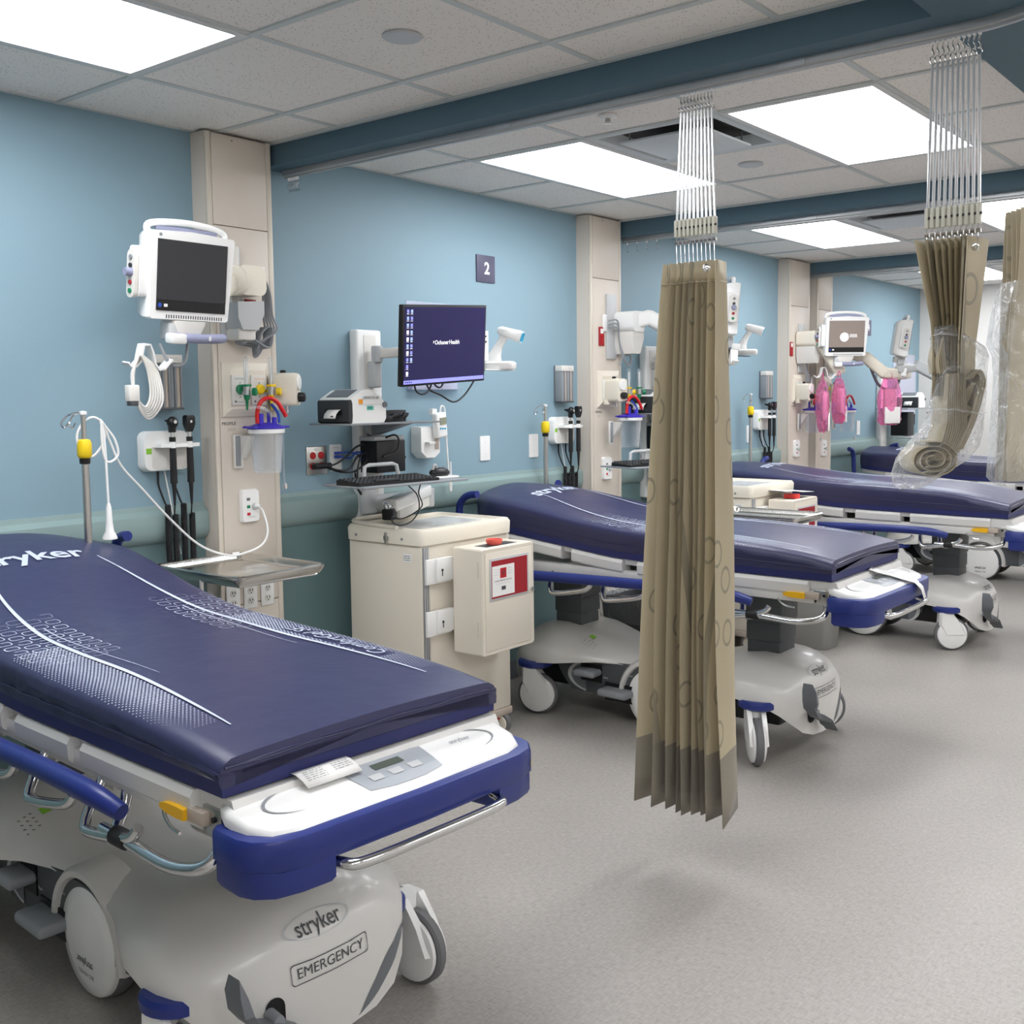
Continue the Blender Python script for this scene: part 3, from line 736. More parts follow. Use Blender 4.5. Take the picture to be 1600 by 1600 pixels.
    # --- infusion pole
    if iv:
        x, y, zt, z0 = iv
        ip = thing_part('infusion_pole', B)
        MB().cyl((x, y, z0), (x, y, zt-.16), .0125, n=14).build('lower_pole', 'steel', ip)
        MB().cyl((x, y, zt-.16), (x, y, zt), .0085, n=12).build('upper_pole', 'steel', ip)
        g = MB().lathe([(.013, -.03), (.019, -.026), (.0235, -.018), (.0235, .022), (.02, .032), (.012, .036)], (x, y, zt-.12), n=20).build('pole_lock', 'yellow', ip)
        MB().lathe([(.012, -.048), (.017, -.046), (.018, -.03), (.012, -.028)], (x, y, zt-.12), n=18).build('lock_ring', 'black', g)
        mb = MB()
        for d in (-1, 1):
            mb.tube([(x, y, zt-.002), (x-.02, y+d*.008, zt+.004), (x-.045, y+d*.02, zt-.006), (x-.062, y+d*.03, zt-.03), (x-.052, y+d*.03, zt-.045), (x-.04, y+d*.024, zt-.03)], .0032, 6, 5)
        mb.build('pole_hook', 'chrome', ip)
        MB().lathe([(.0085, 0), (.013, .002), (.013, .012), (.001, .015)], (x, y, zt-.004), n=14).build('pole_cap', 'white', ip)
    # --- mattress
    def Z(y, x):
        t = interp(top, y); e = abs(x)/W
        h_ = min(1, max(0, (y-.1)/.6)); crown = (.010+.035*h_*h_*(3-2*h_))*(1-e**2)
        return t+crown-.010*max(0, (e-.93)/.07)**2
    def hw_(y): return 1-.24*max(0, (y-.74)/.22)**1.6
    def S(p, off=.0025): return Vector((p.x, p.y, Z(p.y, p.x)+off))
    ys = [-.960, -.957, -.945, -.92]+[-.88+.04*i for i in range(45)]+[.90, .93, .952, .956]
    Lp = []; NX = 28
    for iy, y in enumerate(ys):
        endf = iy in (0, len(ys)-1); k = (.988 if endf else 1.)*hw_(y)
        bz = interp(bot, y)+.028; lp = []
        for i in range(NX+1):
            x = W*math.sin(PI/2*(-1+2*i/NX))*.35+W*(-1+2*i/NX)*.65; lp.append((x*k, y, Z(y, x)-(.014 if endf else 0)))
        zt = lp[-1][2]
        g = .006*math.sin(y*46)+.004*math.sin(y*71+1)
        lp += [(W*k+.006, y, zt-.010), (W*k+.009+g*.25, y, zt-.03), (W*k+.006+g*.6, y, (zt+bz)/2+.004), (W*k+.009+g*.3, y, bz+.018), (W*k+.004, y, bz)]
        lp += [(-W*k-.004, y, bz), (-W*k-.009-g*.3, y, bz+.018), (-W*k-.006-g*.6, y, (zt+bz)/2+.004), (-W*k-.009-g*.25, y, zt-.03), (-W*k-.006, y, zt-.010)]
        Lp.append(lp)
    def shrink(lp, k, dy):
        zm = sum(p[2] for p in lp)/len(lp); return [(p[0]*k, p[1]+dy, zm+(p[2]-zm)*k) for p in lp]
    Lp = [shrink(Lp[0], .01, -.003), shrink(Lp[0], .93, -.003)]+Lp+[shrink(Lp[-1], .93, .001), shrink(Lp[-1], .01, .002)]
    mt = MB().loft(Lp).build('mattress', 'navy', B, ang=30)
    yb = [-.955+.08*i for i in range(24)]+[.95]
    MB().loft([[((-W-.001)*hw_(y), y, interp(bot, y)-.002), ((W+.001)*hw_(y), y, interp(bot, y)-.002), ((W+.003)*hw_(y), y, interp(bot, y)+.0295), ((-W-.003)*hw_(y), y, interp(bot, y)+.0295)] for y in yb]).build('base_cover', 'navy_base', mt, ang=30)
    for s in (-1, 1):   # seam welt along the sides
        MB().tube([(s*(W+.009+.003*math.sin(y*46))*hw_(y), y, interp(bot, y)+.030+.3*(interp(top, y)-interp(bot, y)-.03)) for y in [-.95+.06*i for i in range(32)]], .0022, 5, 1, smooth=False).build('seam', 'navy_side', mt)
    zf, zb_ = Z(-.955, 0), interp(bot, -.955)+.03
    MB().tube([(x, -.9635, (zf+zb_)/2+.002*math.sin(x*30)+.004*(1-(x/W)**2)) for x in [-W+2*W*i/20 for i in range(21)]], .0025, 5, 1, smooth=False).build('seam', 'navy_side', mt)
    # printed pattern
    SW = [(.62, .175), (.4, .212), (.15, .232), (-.1, .238), (-.335, .236), (-.52, .246), (-.68, .258), (-.83, .268)]
    SWr = [(a, b_) for a, b_ in SW[::-1]]
    for s in (-1, 1):
        us = [.62-1.45*i/40 for i in range(41)]
        wds = [.002+.011*math.sin(PI*min(1, (i+.5)/41))**.6 for i in range(41)]
        MB().ribbon([S(Vector((s*interp(SWr, u), u, 0))) for u in us], wds).build('printed_swoosh', 'print', mt)
        us2 = [.16-.58*i/20 for i in range(21)]
        MB().ribbon([S(Vector((s*(interp(SWr, u)-.026-.02*((.16-u)/.58)), u, 0))) for u in us2], [.0035*(1-.7*i/20) for i in range(21)]).build('printed_line', 'print', mt)
        mb = MB(); u = -.02
        row = 0
        while u > -.80:
            v0 = interp(SWr, u)+.012; v = v0+(.0045 if row % 2 else 0)
            while v < .366:
                if s > 0 and -.665 < u < -.255 and .262 < v < .322: v += .009; continue
                fade = 1-max(0, (v-.31)/.07)*.6-max(0, (-.60-u)/.22)*.6
                q = .0025*fade
                if q > .0006:
                    cs = [S(Vector((s*(v+a), u+b_, 0)), .002) for a, b_ in ((-q, -q), (q, -q), (q, q), (-q, q))]
                    mb.add(cs, [(0, 1, 2, 3)])
                v += .009
            u -= .0085; row += 1
        d = mb.build('printed_dots', 'print', mt, smooth=False); d['kind'] = 'stuff'
        mb = MB(); lp_w = .05
        for i in range(9):
            for j in range(5):
                u0 = .24-.047*i-(.02 if j % 2 else 0); v0 = .165+.042*j
                if v0 > .37: continue
                f = min(1, .35+.25*i, .35+.3*(9-i)/2)
                wl_ = .0026*f
                oo = rr(.036, .030, .009, 4, v0, u0); ii = rr(.036-2*wl_, .030-2*wl_, .008, 4, v0, u0)
                if (i+j) % 3 == 0: oo = oo[3:]; ii = ii[3:]
                oo2 = [S(Vector((s*min(a, .372), b_, 0)), .0026) for a, b_ in oo]; ii2 = [S(Vector((s*min(a, .3715), b_, 0)), .0026) for a, b_ in ii]
                mb.loft([oo2, ii2], caps=False, closed=(i+j) % 3 != 0)
        mb.build('printed_links', 'print', mt, smooth=False)
    lettering('mattress_logo', 'stryker', .1, 'print', mt, (-.035+logo_shift, .655, 0), right=(1, 0, 0), up=(0, 1, 0), bold=.0022, width=.36, fn=S, cuts=2)
    lettering('mattress_lettering', 'ComfortGel SE', .06, 'print', mt, (.292, -.46, 0), right=(0, 1, 0), up=(-1, 0, 0), width=.38, fn=lambda p: S(p, .005), cuts=2, shear=.2)
    return B, mt, Z
TOP1 = [(-.96, .876), (-.85, .889), (-.7, .900), (-.5, .909), (-.3, .914), (-.1, .920), (.1, .930), (.35, .965), (.59, 1.015), (.78, 1.05), (.96, 1.072)]
BOT1 = [(-.96, .806), (-.6, .802), (-.3, .799), (0, .80), (.2, .825), (.42, .865), (.96, .955)]
TOP2 = [(-.96, .895), (-.85, .915), (-.7, .93), (-.4, .945), (0, .955), (.3, .985), (.6, 1.03), (.8, 1.05), (.96, 1.055)]
BOT2 = [(-.96, .815), (0, .822), (.3, .85), (.96, .925)]
TOP3 = [(-.96, .905), (-.8, .935), (-.6, .965), (-.2, .985), (0, .99), (.4, 1.01), (.7, 1.03), (.96, 1.035)]
BOT3 = [(-.96, .825), (0, .835), (.3, .855), (.96, .90)]
bed1 = stretcher('navy mattress stretcher nearest the camera, cut by the left edge of the picture', (1.59, -1.08, 0), R_(-3.4), TOP1, BOT1, (R_(10), R_(4), 0, .5), (.235, .80, 1.51, .70), {}, fx=.39)
bed2 = stretcher('navy mattress stretcher partly behind the hanging tan curtain, beside the beige cart', (4.35, -1.08, 0), 0, TOP2, BOT2, (R_(-52), R_(20), .4, .2), (.325, .985, 1.50, .70), {-1: (0, -.12), 1: (-.06, -.05)})
bed3 = stretcher('third navy mattress stretcher from the camera, between grey bin and far bed', (6.84, -1.10, 0), 0, TOP3, BOT3, (R_(35), R_(30), .3, .1), (.30, 1.0, 1.55, .70), {1: (.10, 0), -1: (0, -.1)})
bed4 = stretcher('farthest navy mattress stretcher, in the last bay before the white end wall', (9.40, -1.12, 0), 0, TOP3, BOT3, (R_(60), R_(30), .3, .1), None, {-1: (-.10, 0), 1: (0, -.1)})
# care tag on the front mattress, printed slip on the second bed's bumper
def sag_slip(name, label, cat, pts, wdt, lines, m='paper', parent=None, seed=3):
    P = [Vector(p) for p in pts]; mb = MB(); d0 = (P[1]-P[0]); sd = Vector(wdt)
    Lp = [[p-sd/2, p+sd/2] for p in P]
    mb.loft(Lp, caps=False, closed=False)
    o = mb.build(name, m, parent)
    sol = o.modifiers.new('thickness', 'SOLIDIFY'); sol.thickness = .0008
    return o
B1, mt1, Z1 = bed1
tg = sag_slip('care_tag', None, None, [(-.15, -.958, .812), (-.15, -.975, .812), (-.148, -.995, .804), (-.145, -1.01, .792)], (.135, 0, .0), 6, parent=mt1)
micro_lines(mt1, (-.205, -.978, .8125), (1, 0, 0), (0, .92, .39), .05, 5, .006, name='care_tag_print', seed=2)
micro_lines(mt1, (-.135, -.978, .8125), (1, 0, 0), (0, .92, .39), .045, 4, .006, name='care_tag_print', seed=4)
sl = thing('paper_slip', 'curled white printed slip hanging over the blue bumper of the second bed', 'paper', (4.35, -1.08, 0))
sag_slip('sheet', None, None, [(.02, -.962, .818), (.05, -.99, .804), (.08, -1.03, .792), (.105, -1.075, .776), (.125, -1.118, .764), (.14, -1.140, .735), (.15, -1.150, .690)], (.085, .02, .0), 6, parent=sl)
micro_lines(sl, (.03, -1.0, .804), (1, .1, -.02), (-.5, .8, .25), .05, 6, .012, name='slip_print', seed=9)

# ------------------------------------------------------------------ wall equipment, one kind at a time
def chart_holder(x, z, label):
    o = thing('chart_holder', label, 'chart holder', (x, 0, z), group='wall chart holders')
    w_, h_ = .112, .205
    MB().bb(0, w_, -.014, -.001, 0, h_, .003).build('back_plate', 'slate', o)
    for i in range(5):
        xx = .002+i*(w_-.008)/4; MB().bb(xx, xx+.004, -.06, -.012, 0, h_-.03, .001).build('divider', 'midgrey', o)
    for i in range(4):
        xx = .006+i*(w_-.008)/4; MB().loft([[(xx, -.05, z_), (xx+.011, -.059, z_), (xx+.022, -.05, z_), (xx+.011, -.044, z_)] for z_ in (.004, h_-.032)]).build('channel', 'taupe' if i % 2 else 'midgrey', o)
    MB().bb(-.002, w_+.002, -.062, -.012, -.006, .003, .002).build('bottom_ledge', 'darkgrey', o)
    MB().bb(-.001, w_+.001, -.062, -.012, h_-.032, h_, .003).build('header', 'offwhite', o)
    micro_lines(o, (.055, -.0625, h_-.014), (1, 0, 0), (0, 0, 1), .04, 2, .006, 'ink_light')
def coil(p0, p1, p2, R=.0095, r=.0030, turns=42, steps=9):
    """helical cord hanging in a U through three points"""
    P = []
    N = turns*steps
    a, b, c = Vector(p0), Vector(p1), Vector(p2)
    def q(t):
        # U shape: down, round, up
        hw = abs(c.x-a.x)/2 or .02; L1 = a.z-b.z-hw; L2 = c.z-b.z-hw; arc_ = PI*hw; tot = L1+L2+arc_; s = t*tot
        sg = 1 if c.x > a.x else -1
        if s < L1: return Vector((a.x, a.y, a.z-s))
        if s < L1+arc_:
            th = (s-L1)/hw; return Vector((a.x+sg*(hw-hw*math.cos(th)), a.y, b.z+hw-hw*math.sin(th)))
        return Vector((c.x, c.y, b.z+hw+(s-L1-arc_)))
    for i in range(N+1):
        t = i/N; p = q(t); d = (q(min(1, t+.002))-q(max(0, t-.002))).normalized()
        u = Vector((0, 1, 0)); v = d.cross(u); th = 2*PI*turns*t
        P.append(p+u*(R*math.cos(th))+v*(R*math.sin(th)))
    return MB().tube(P, r, 5, 1, smooth=False)
def otoscope(x, z, label, flip=False, turns=42):
    o = thing('otoscope_set', label, 'otoscope set', (x, 0, z), group='wall otoscope sets')
    w_, h_ = .205, .155
    out = rr(w_, h_, .03, 6, w_/2, h_/2)
    MB().loft([[(px*k+w_/2*(1-k), y, pz*k+h_/2*(1-k)) for px, pz in out] for y, k in ((-.001, 1.), (-.032, .985), (-.042, .94))]).build('wall_unit', 'white', o)
    MB().loft([[(px*.78+w_*.17, y, pz*.62+h_*(.05)) for px, pz in out] for y in (-.040, -.043)]).build('recess', 'offwhite', o)
    ar = [(.04, -.04), (.05, -.085), (.075, -.10), (.195, -.10), (.215, -.09), (.215, -.075), (.18, -.04)]
    MB().prism(ar, 'xy', h_*.60, h_*.69).build('cradle_arm', 'white_gloss', o)
    MB().bb(.012, .035, -.0425, -.041, h_*.44, h_*.58).build('green_label', 'label_green', o, smooth=False)
    MB().bb(.012, .042, -.0425, -.041, h_*.60, h_*.66).build('blue_label', 'paper', o, smooth=False)
    for k, hx in enumerate((.093, .168)):
        t = thing_part('handle', o); y = -.093
        MB().cyl((hx, y, .09), (hx, y, -.045), .0125, .0135, 16).build('grip', 'black_rubber', t)
        MB().cyl((hx, y, .118), (hx, y, .09), .0115, .012, 16).build('ring', 'white_gloss', t)
        MB().cyl((hx, y, .132), (hx, y, .114), .0125, n=16).build('collar', 'black', t)
        MB().cyl((hx, y, .150), (hx, y, .132), .0085, n=14).build('neck', 'chrome', t)
        mb = MB()
        if k == 0:
            mb.ell((hx, y-.004, .187), (.022, .020, .024)); mb.cyl((hx, y, .150), (hx, y, .175), .0135, .016, 14); mb.cyl((hx, y+.01, .19), (hx, y+.045, .195), .012, .003, 12)
        else:
            mb.loft([[(hx+sx*a, y+sy*b_, z_) for sx, sy in ((-1, -1), (1, -1), (1, 1), (-1, 1))] for a, b_, z_ in ((.009, .009, .150), (.015, .012, .165), (.019, .014, .18), (.0185, .014, .208), (.014, .012, .214))])
        mb.build('head', 'black', t)
        MB().cyl((hx, y-.018 if k == 0 else y-.0145, .19), (hx, y-.0245 if k == 0 else y-.016, .19), .007 if k == 0 else .005, n=12).build('lens', 'chrome', t)
        MB().cyl((hx, y, -.045), (hx, y, -.13), .009, .004, 10).build('cord_sleeve', 'black_rubber', t)
        x0 = .075+k*.07
        MB().tube([(x0-.005, -.022, .0), (x0-.005, -.024, -.05), (x0, -.03, -.08), (x0+.006, -.045, -.12), (x0+.008, -.06, -.14)], .004, 6, 4).build('lead', 'black', t)
        MB().cyl((x0-.005, -.022, .004), (x0-.005, -.022, -.05), .0055, .004, 8).build('strain_relief', 'black', t)
        MB().tube([(hx, y, -.13), (hx+.004, y+.01, -.16), (hx+.012, y+.03, -.18), (hx+.012, -.06, -.19)], .003, 6, 4).build('lead', 'black', t)
        coil((x0+.008, -.06, -.13), (0, -.06, -.36-.004*k), (hx+.022, -.06, -.17), turns=turns).build('coiled_cord', 'black_rubber', t)
    MB().tube([(.10, -.02, 0), (.112, -.03, -.10), (.13, -.035, -.22), (.15, -.035, -.33)], .003, 6, 4).build('power_lead', 'white', o)
def call_station(x, z, y, label, cord=False):
    o = thing('nurse_call_station', label, 'call station', (x, y, z), group='nurse call stations')
    w_, h_ = .085, .135
    MB().loft([[(px*k+w_/2*(1-k), yy, pz*k+h_/2*(1-k)) for px, pz in rr(w_, h_, .012, 5, w_/2, h_/2)] for yy, k in ((0, 1.), (-.012, 1.), (-.02, .94))]).build('housing', 'white_gloss', o)
    for i, m in enumerate(('slate', 'green', 'red')):
        MB().bb(.022, .038, -.022, -.019, .095-.030*i-.006, .095-.030*i+.006, .002).build('button', m, o)
    MB().cyl((.058, -.018, .064), (.058, -.032, .064), .014, .012, 16).build('jack', 'lightgrey', o)
    micro_lines(o, (.026, -.0205, .022), (1, 0, 0), (0, 0, 1), .035, 1, .006, 'green')
def plate(x, y, z, w_, h_, label, kind, m='white', holes=None):
    o = thing('wall_plate', label, 'wall plate', (x, y, z))
    MB().loft([[(px*k+w_/2*(1-k), yy, pz*k+h_/2*(1-k)) for px, pz in rr(w_, h_, .004, 4, w_/2, h_/2)] for yy, k in ((0, 1.), (-.005, 1.), (-.007, .97))]).build('cover', m, o)
    return o
def red_outlet(x, z, y, label):
    o = thing('red_power_outlet', label, 'power outlet', (x, y, z), group='red emergency outlets')
    MB().bb(0, .055, -.007, 0, 0, .11, .003).build('cover', 'red_deep', o)
    MB().bb(.012, .043, -.0085, -.006, .072, .10).build('label_strip', 'paper', o, smooth=False)
    for zz in (.025, .055):
        MB().lathe([(.014, 0), (.0135, .004), (.001, .005)], (.0275, -.006, zz), (0, -1, 0), 16).build('socket', 'red', o)
        mb = MB()
        for dx in (-.005, .005): mb.bb(.0275+dx-.0012, .0275+dx+.0012, -.0118, -.0105, zz-.002, zz+.006)
        mb.build('slots', 'black', o, smooth=False)['kind'] = 'stuff'
def duplex(x, z, y, label):
    o = thing('duplex_outlet', label, 'power outlet', (x, y, z), group='white outlets low on the columns')
    MB().bb(0, .066, -.006, 0, 0, .105, .003).build('cover', 'white', o)
    for zz in (.032, .073):
        MB().lathe([(.0155, 0), (.015, .003), (.001, .0035)], (.033, -.005, zz), (0, -1, 0), 16).build('socket', 'offwhite', o)
        mb = MB()
        for dx in (-.006, .006): mb.bb(.033+dx-.0015, .033+dx+.0015, -.0095, -.0082, zz-.001, zz+.008)
        mb.cyl((.033, -.0085, zz-.007), (.033, -.0095, zz-.007), .0025, n=8)
        mb.build('slots', 'charcoal', o, smooth=False)['kind'] = 'stuff'
def gas_panel(x, z, y, where, flow=True):
    o = thing('gas_outlet_panel', 'beige medical gas outlet panel on the %s' % where, 'gas panel', (x, y, z))
    w_, h_ = .225, .215
    L = [[(px, yy, pz) for px, pz in ((a, a), (w_-a, a), (w_-a, h_-a), (a, h_-a))] for a, yy in ((0, 0), (0, -.008), (.03, -.024))]
    MB().loft(L).build('surround', 'beige_plastic', o, smooth=False)
    for i, (px, tx, m) in enumerate(((.028, 'OXYGEN', 'green'), (.122, 'MEDICAL AIR', 'yellow'))):
        p = MB().bb(px, px+.076, -.032, -.022, .045, .165, .002).build('outlet_plate', 'offwhite', o)
        lettering('gas_name', tx, .012, m if i == 0 else 'orange', p, (px+.038, -.0325, .150), width=.048)
        MB().lathe([(.02, 0), (.02, .012), (.015, .016), (.001, .014)], (px+.038, -.032, .108), (0, -1, 0), 20).build('gas_port', m, p)
        for zz in (.134, .078): MB().cyl((px+.038, -.032, zz), (px+.038, -.034, zz), .003, n=8).build('screw', 'midgrey', p)
        MB().cyl((px+.016, -.032, .06), (px+.016, -.033, .06), .004, n=10).build('maker_dot', 'ink', p)
        micro_lines(p, (px+.024, -.0325, .058), (1, 0, 0), (0, 0, 1), .035, 1, .006)
    return o
def flowmeter(x, y, z, m, label):
    o = thing('flowmeter', label, 'flowmeter', (x, y, z))
    MB().cyl((0, .02, 0), (0, -.02, 0), .011, n=14).build('inlet', 'chrome', o)
    MB().cyl((0, -.02, -.014), (0, -.02, .022), .0135, n=16).build('body', 'alu', o)
    MB().lathe([(.015, 0), (.016, .006), (.016, .016), (.001, .018)], (.018, -.034, -.002), (.6, -.8, 0), 16).build('knob', m, o)
    MB().bb(-.014, .016, -.034, -.006, .018, .028, .003).build('cap_ring', m, o)
    mb = MB(); mb.cyl((0, -.02, -.014), (0, -.02, -.034), .013, .010, 14); mb.cyl((0, -.02, -.034), (0, -.02, -.075), .007, .0035, 12); mb.build('hose_barb', m, o)
    MB().cyl((0, -.02, .026), (0, -.02, .125), .010, n=16).build('tube', 'clear', o)
    MB().cyl((0, -.02, .028), (0, -.02, .12), .0035, n=8).build('inner_tube', 'paper', o)
    MB().lathe([(.011, .125), (.011, .132), (.006, .136), (.001, .136)], (0, -.02, 0), n=14).build('tube_cap', 'clear', o)
def regulator(x, y, z, rz, label):
    o = thing('suction_regulator', label, 'suction regulator', (x, y, z), rz, group='suction regulators')
    MB().loft([[(px*k, yy, pz*k) for px, pz in rr(.088, .135, .018, 5)] for yy, k in ((.06, .93), (.05, 1.), (-.035, 1.), (-.048, .95))]).build('housing', 'cream', o, ang=45)
    MB().bb(-.05, .05, .03, .058, -.085, -.055, .003).build('base_step', 'cream', o)
    g = MB().lathe([(.031, .0), (.031, .006), (.028, .009)], (0, -.047, .028), (0, -1, 0), 26).build('gauge_bezel', 'white', o)
    MB().lathe([(.0275, .005), (.001, .006)], (0, -.048, .028), (0, -1, 0), 26).build('gauge_face', 'paper', o)
    for a0, a1, m in ((200, 300, 'green'), (300, 380, 'orange'), (380, 480, 'red')):
        pts = [(.0225*math.cos(R_(a0+(a1-a0)*i/8)), -.0552, .028+.0225*math.sin(R_(a0+(a1-a0)*i/8))) for i in range(9)]
        MB().ribbon(pts, [.006]*9, (0, 1, 0)).build('gauge_band', m, g)
    MB().ribbon([(-.012, -.0556, .016), (.016, -.0556, .042)], [.004, .001], (0, 1, 0)).build('gauge_needle', 'black', g)
    MB().lathe([(.019, 0), (.0205, .004), (.019, .026), (.015, .029), (.001, .03)], (0, -.047, -.032), (0, -1, 0), 20).build('knob', 'black', o)
    MB().lathe([(.011, 0), (.012, .012), (.001, .015)], (-.006, .012, .066), n=14).build('vent_cap', 'black', o)
    MB().cyl((0, 0, -.066), (0, 0, -.095), .007, n=10).build('outlet', 'chrome', o)
def canister(x, y, z, label, mirror=1):
    o = thing('suction_canister', label, 'suction canister', (x, y, z), group='suction canisters')
    MB().lathe([(.052, 0), (.055, .006), (.064, .150), (.066, .165), (.0635, .165), (.0615, .150), (.0525, .010), (.001, .008)], n=30).build('jar', 'clear', o)
    MB().lathe([(.068, .158), (.073, .160), (.073, .176), (.066, .178)], n=30).build('jar_collar', 'white', o)
    mb = MB(); mb.lathe([(.071, .176), (.076, .178), (.076, .186), (.05, .194), (.03, .200), (.001, .202)], n=30)
    lid = mb.build('lid', 'lid_blue', o)
    for px, py, h_, r_ in ((-.034, -.01, .05, .013), (.02, -.028, .035, .011), (.03, .02, .055, .008)):
        MB().cyl((px*mirror, py, .188), (px*mirror, py, .188+h_), r_, r_*.9, 14).build('port', 'lid_blue', lid)
    for a in (20, 140, 200, 320):
        MB().box((.078*math.cos(R_(a)), .078*math.sin(R_(a)), .184), (.026, .016, .008), .003).build('lid_tab', 'lid_blue', lid)
    MB().tube([(-.050*mirror, -.01, .20), (-.05*mirror, -.012, .245), (-.034*mirror, -.016, .285), (0, -.022, .300), (.034*mirror, -.028, .285), (.058*mirror, -.034, .250), (.072*mirror, -.036, .225)], .0085, 10, 6).build('suction_tube', 'red_tube', o)
    MB().tube([(.02, -.02, .21), (-.01, -.03, .245), (-.05, -.035, .262), (-.085, -.03, .265)], .0055, 8, 5).build('clear_tube', 'clear', o)
    MB().tube([(.045, -.045, .16), (.046, -.046, .08), (.046, -.045, .02), (.047, -.045, -.02), (.05, -.045, -.045)], .0035, 7, 4).build('drip_tube', 'clear', o)
    MB().cyl((.05, -.045, -.045), (.052, -.047, -.066), .010, n=12).build('weight', 'chrome', o)
    MB().tube([(.05, -.02, .20), (.052, -.01, .24), (.045, .02, .275)], .006, 8, 5).build('blue_hose', 'plug_blue', o)
    br = MB(); br.bb(-.10, -.058, .075, .088, -.0+.02, .155, .003)
    b_ = br.build('slide_bracket', 'offwhite', o)
    MB().bb(-.095, -.075, .068, .078, .03, .15, .002).build('bracket_slot', 'midgrey', b_)
    MB().prism([(.072, .06), (.072, .15), (.02, .15), (.02, .14)], 'yz', -.075, -.045).build('bracket_arm', 'offwhite', b_)
def tubes(name, label, cat, paths, r, m, group=None, n=7, res=6):
    """a bundle of cords: one thing, one child per cord"""
    P0 = Vector(paths[0][0]); o = thing(name, label, cat, P0, 0, group)
    for p in paths: MB().tube([Vector(q)-P0 for q in p], r, n, res).build('cord', m, o)
    return o
nthc = ['nearest beige column', 'second beige column', 'third beige column', 'fourth, farthest beige column']
OX = [0, 2.575, 5.23]
for k in range(3):
    ox = OX[k]; cx = COLS[k][0]; ad_ = ['left of the nearest beige column', 'left of the second beige column', 'left of the third beige column'][k]
    chart_holder(2.305+ox+(0 if k < 2 else -.06), 1.522, 'grey slotted wall chart holder '+ad_)
    otoscope(2.247+ox+(0 if k < 2 else -.10), 1.281, 'white scope unit with two black handles '+ad_, turns=86 if k == 0 else 60)
    call_station(cx+.10+(0 if k < 2 else -.02), 1.055, -.101, 'white nurse call station with small buttons on the '+nthc[k])
    red_outlet((2.685 if k == 0 else cx+.075 if k == 1 else cx+.0), 1.845, -.101, 'red power outlet high on the '+nthc[k])
    gas_panel(cx+.032+(.0 if k == 0 else .02), 1.485, -.101, nthc[k])
    lettering('panel_name', 'PROFILE', .02, 'ink', columns[k], (.062 if k == 0 else .075, -.1025, 1.457), width=.066)
    micro_lines(columns[k], (.055, -.1022, 1.437), (1, 0, 0), (0, 0, 1), .04, 2, .007)
    for i in range(3): duplex(cx+.02+.085*i, .70, -.101, ('first', 'second', 'third')[i]+' white duplex outlet low on the '+nthc[k])
gas_panel(COLS[3][0]+.03, 1.485, -.101, nthc[3]); call_station(COLS[3][0]+.09, 1.035, -.101, 'white nurse call station with small buttons on the '+nthc[3])
lettering('panel_name', 'PROFILE', .02, 'ink', columns[3], (.062, -.1025, 1.457), width=.066)
flowmeter(2.632, -.15, 1.585, 'green', 'clear tube flowmeter with green knob on the nearest beige column')
flowmeter(2.752, -.15, 1.585, 'yellow', 'clear tube flowmeter with yellow knob on the nearest beige column')
flowmeter(5.405, -.15, 1.575, 'yellow', 'clear tube flowmeter with yellow knob on the second beige column')
flowmeter(5.44, -.20, 1.575, 'green', 'clear tube flowmeter with green knob on the second beige column')
flowmeter(8.03, -.16, 1.55, 'green', 'clear tube flowmeter with green knob on the third beige column')
regulator(2.835, -.165, 1.592, R_(38), 'cream suction regulator turned sideways at the right edge of the nearest column')
regulator(5.235, -.192, 1.585, R_(-8), 'cream suction regulator with round gauge on the second beige column')
regulator(7.89, -.192, 1.565, R_(-8), 'cream suction regulator with round gauge on the third beige column')
regulator(8.545, -.165, 1.565, R_(55), 'cream suction regulator turned sideways on the fourth, farthest column')
canister(2.702, -.195, 1.258, 'clear suction canister with blue lid and red tube on the nearest column')
canister(5.30, -.245, 1.248, 'clear suction canister with blue lid and red tube on the second column')
canister(8.02, -.20, 1.245, 'clear suction canister with blue lid and red tube on the third column', -1)
canister(8.66, -.22, 1.235, 'clear suction canister with blue lid and red tube on the fourth column')

# call cord running from the nearest column over the infusion pole
cc = thing('call_cord', 'white call cord looped on the infusion pole and sagging to the nearest column', 'cord', (2.70, -.14, 1.12))
def rel(o, pts): return [Vector(p)-Vector(o) for p in pts]
O = (2.70, -.14, 1.12)
MB().tube(rel(O, [(2.695, -.135, 1.118), (2.70, -.16, 1.10), (2.675, -.22, 1.03), (2.60, -.28, .985), (2.50, -.30, .965), (2.42, -.30, .967), (2.30, -.30, 1.02), (2.18, -.30, 1.13), (2.08, -.30, 1.24), (2.00, -.30, 1.33), (1.965, -.30, 1.41), (1.94, -.30, 1.47), (1.92, -.295, 1.495), (1.895, -.29, 1.495), (1.865, -.29, 1.47), (1.85, -.29, 1.43), (1.865, -.29, 1.38), (1.90, -.29, 1.365), (1.935, -.295, 1.40), (1.945, -.30, 1.44), (1.925, -.305, 1.49), (1.95, -.305, 1.46), (1.975, -.31, 1.42), (1.985, -.31, 1.37), (1.955, -.31, 1.345), (1.935, -.31, 1.36), (1.928, -.31, 1.42), (1.93, -.31, 1.48), (1.938, -.31, 1.40), (1.94, -.31, 1.30), (1.942, -.31, 1.20)]), .0042, 7, 6).build('cord', 'white', cc)
MB().loft([[(1.942-2.70+r_*math.cos(2*PI*i/12), -.31+.14+r_*math.sin(2*PI*i/12), z-1.12) for i in range(12)] for r_, z in ((.005, 1.205), (.009, 1.19), (.011, 1.14), (.014, 1.11), (.024, 1.09), (.024, 1.082))]).build('call_button', 'white', cc)
MB().box((2.46-2.70, -.30+.14, .968-1.12), (.03, .008, .010), .002).build('cord_clip', 'paper', cc)
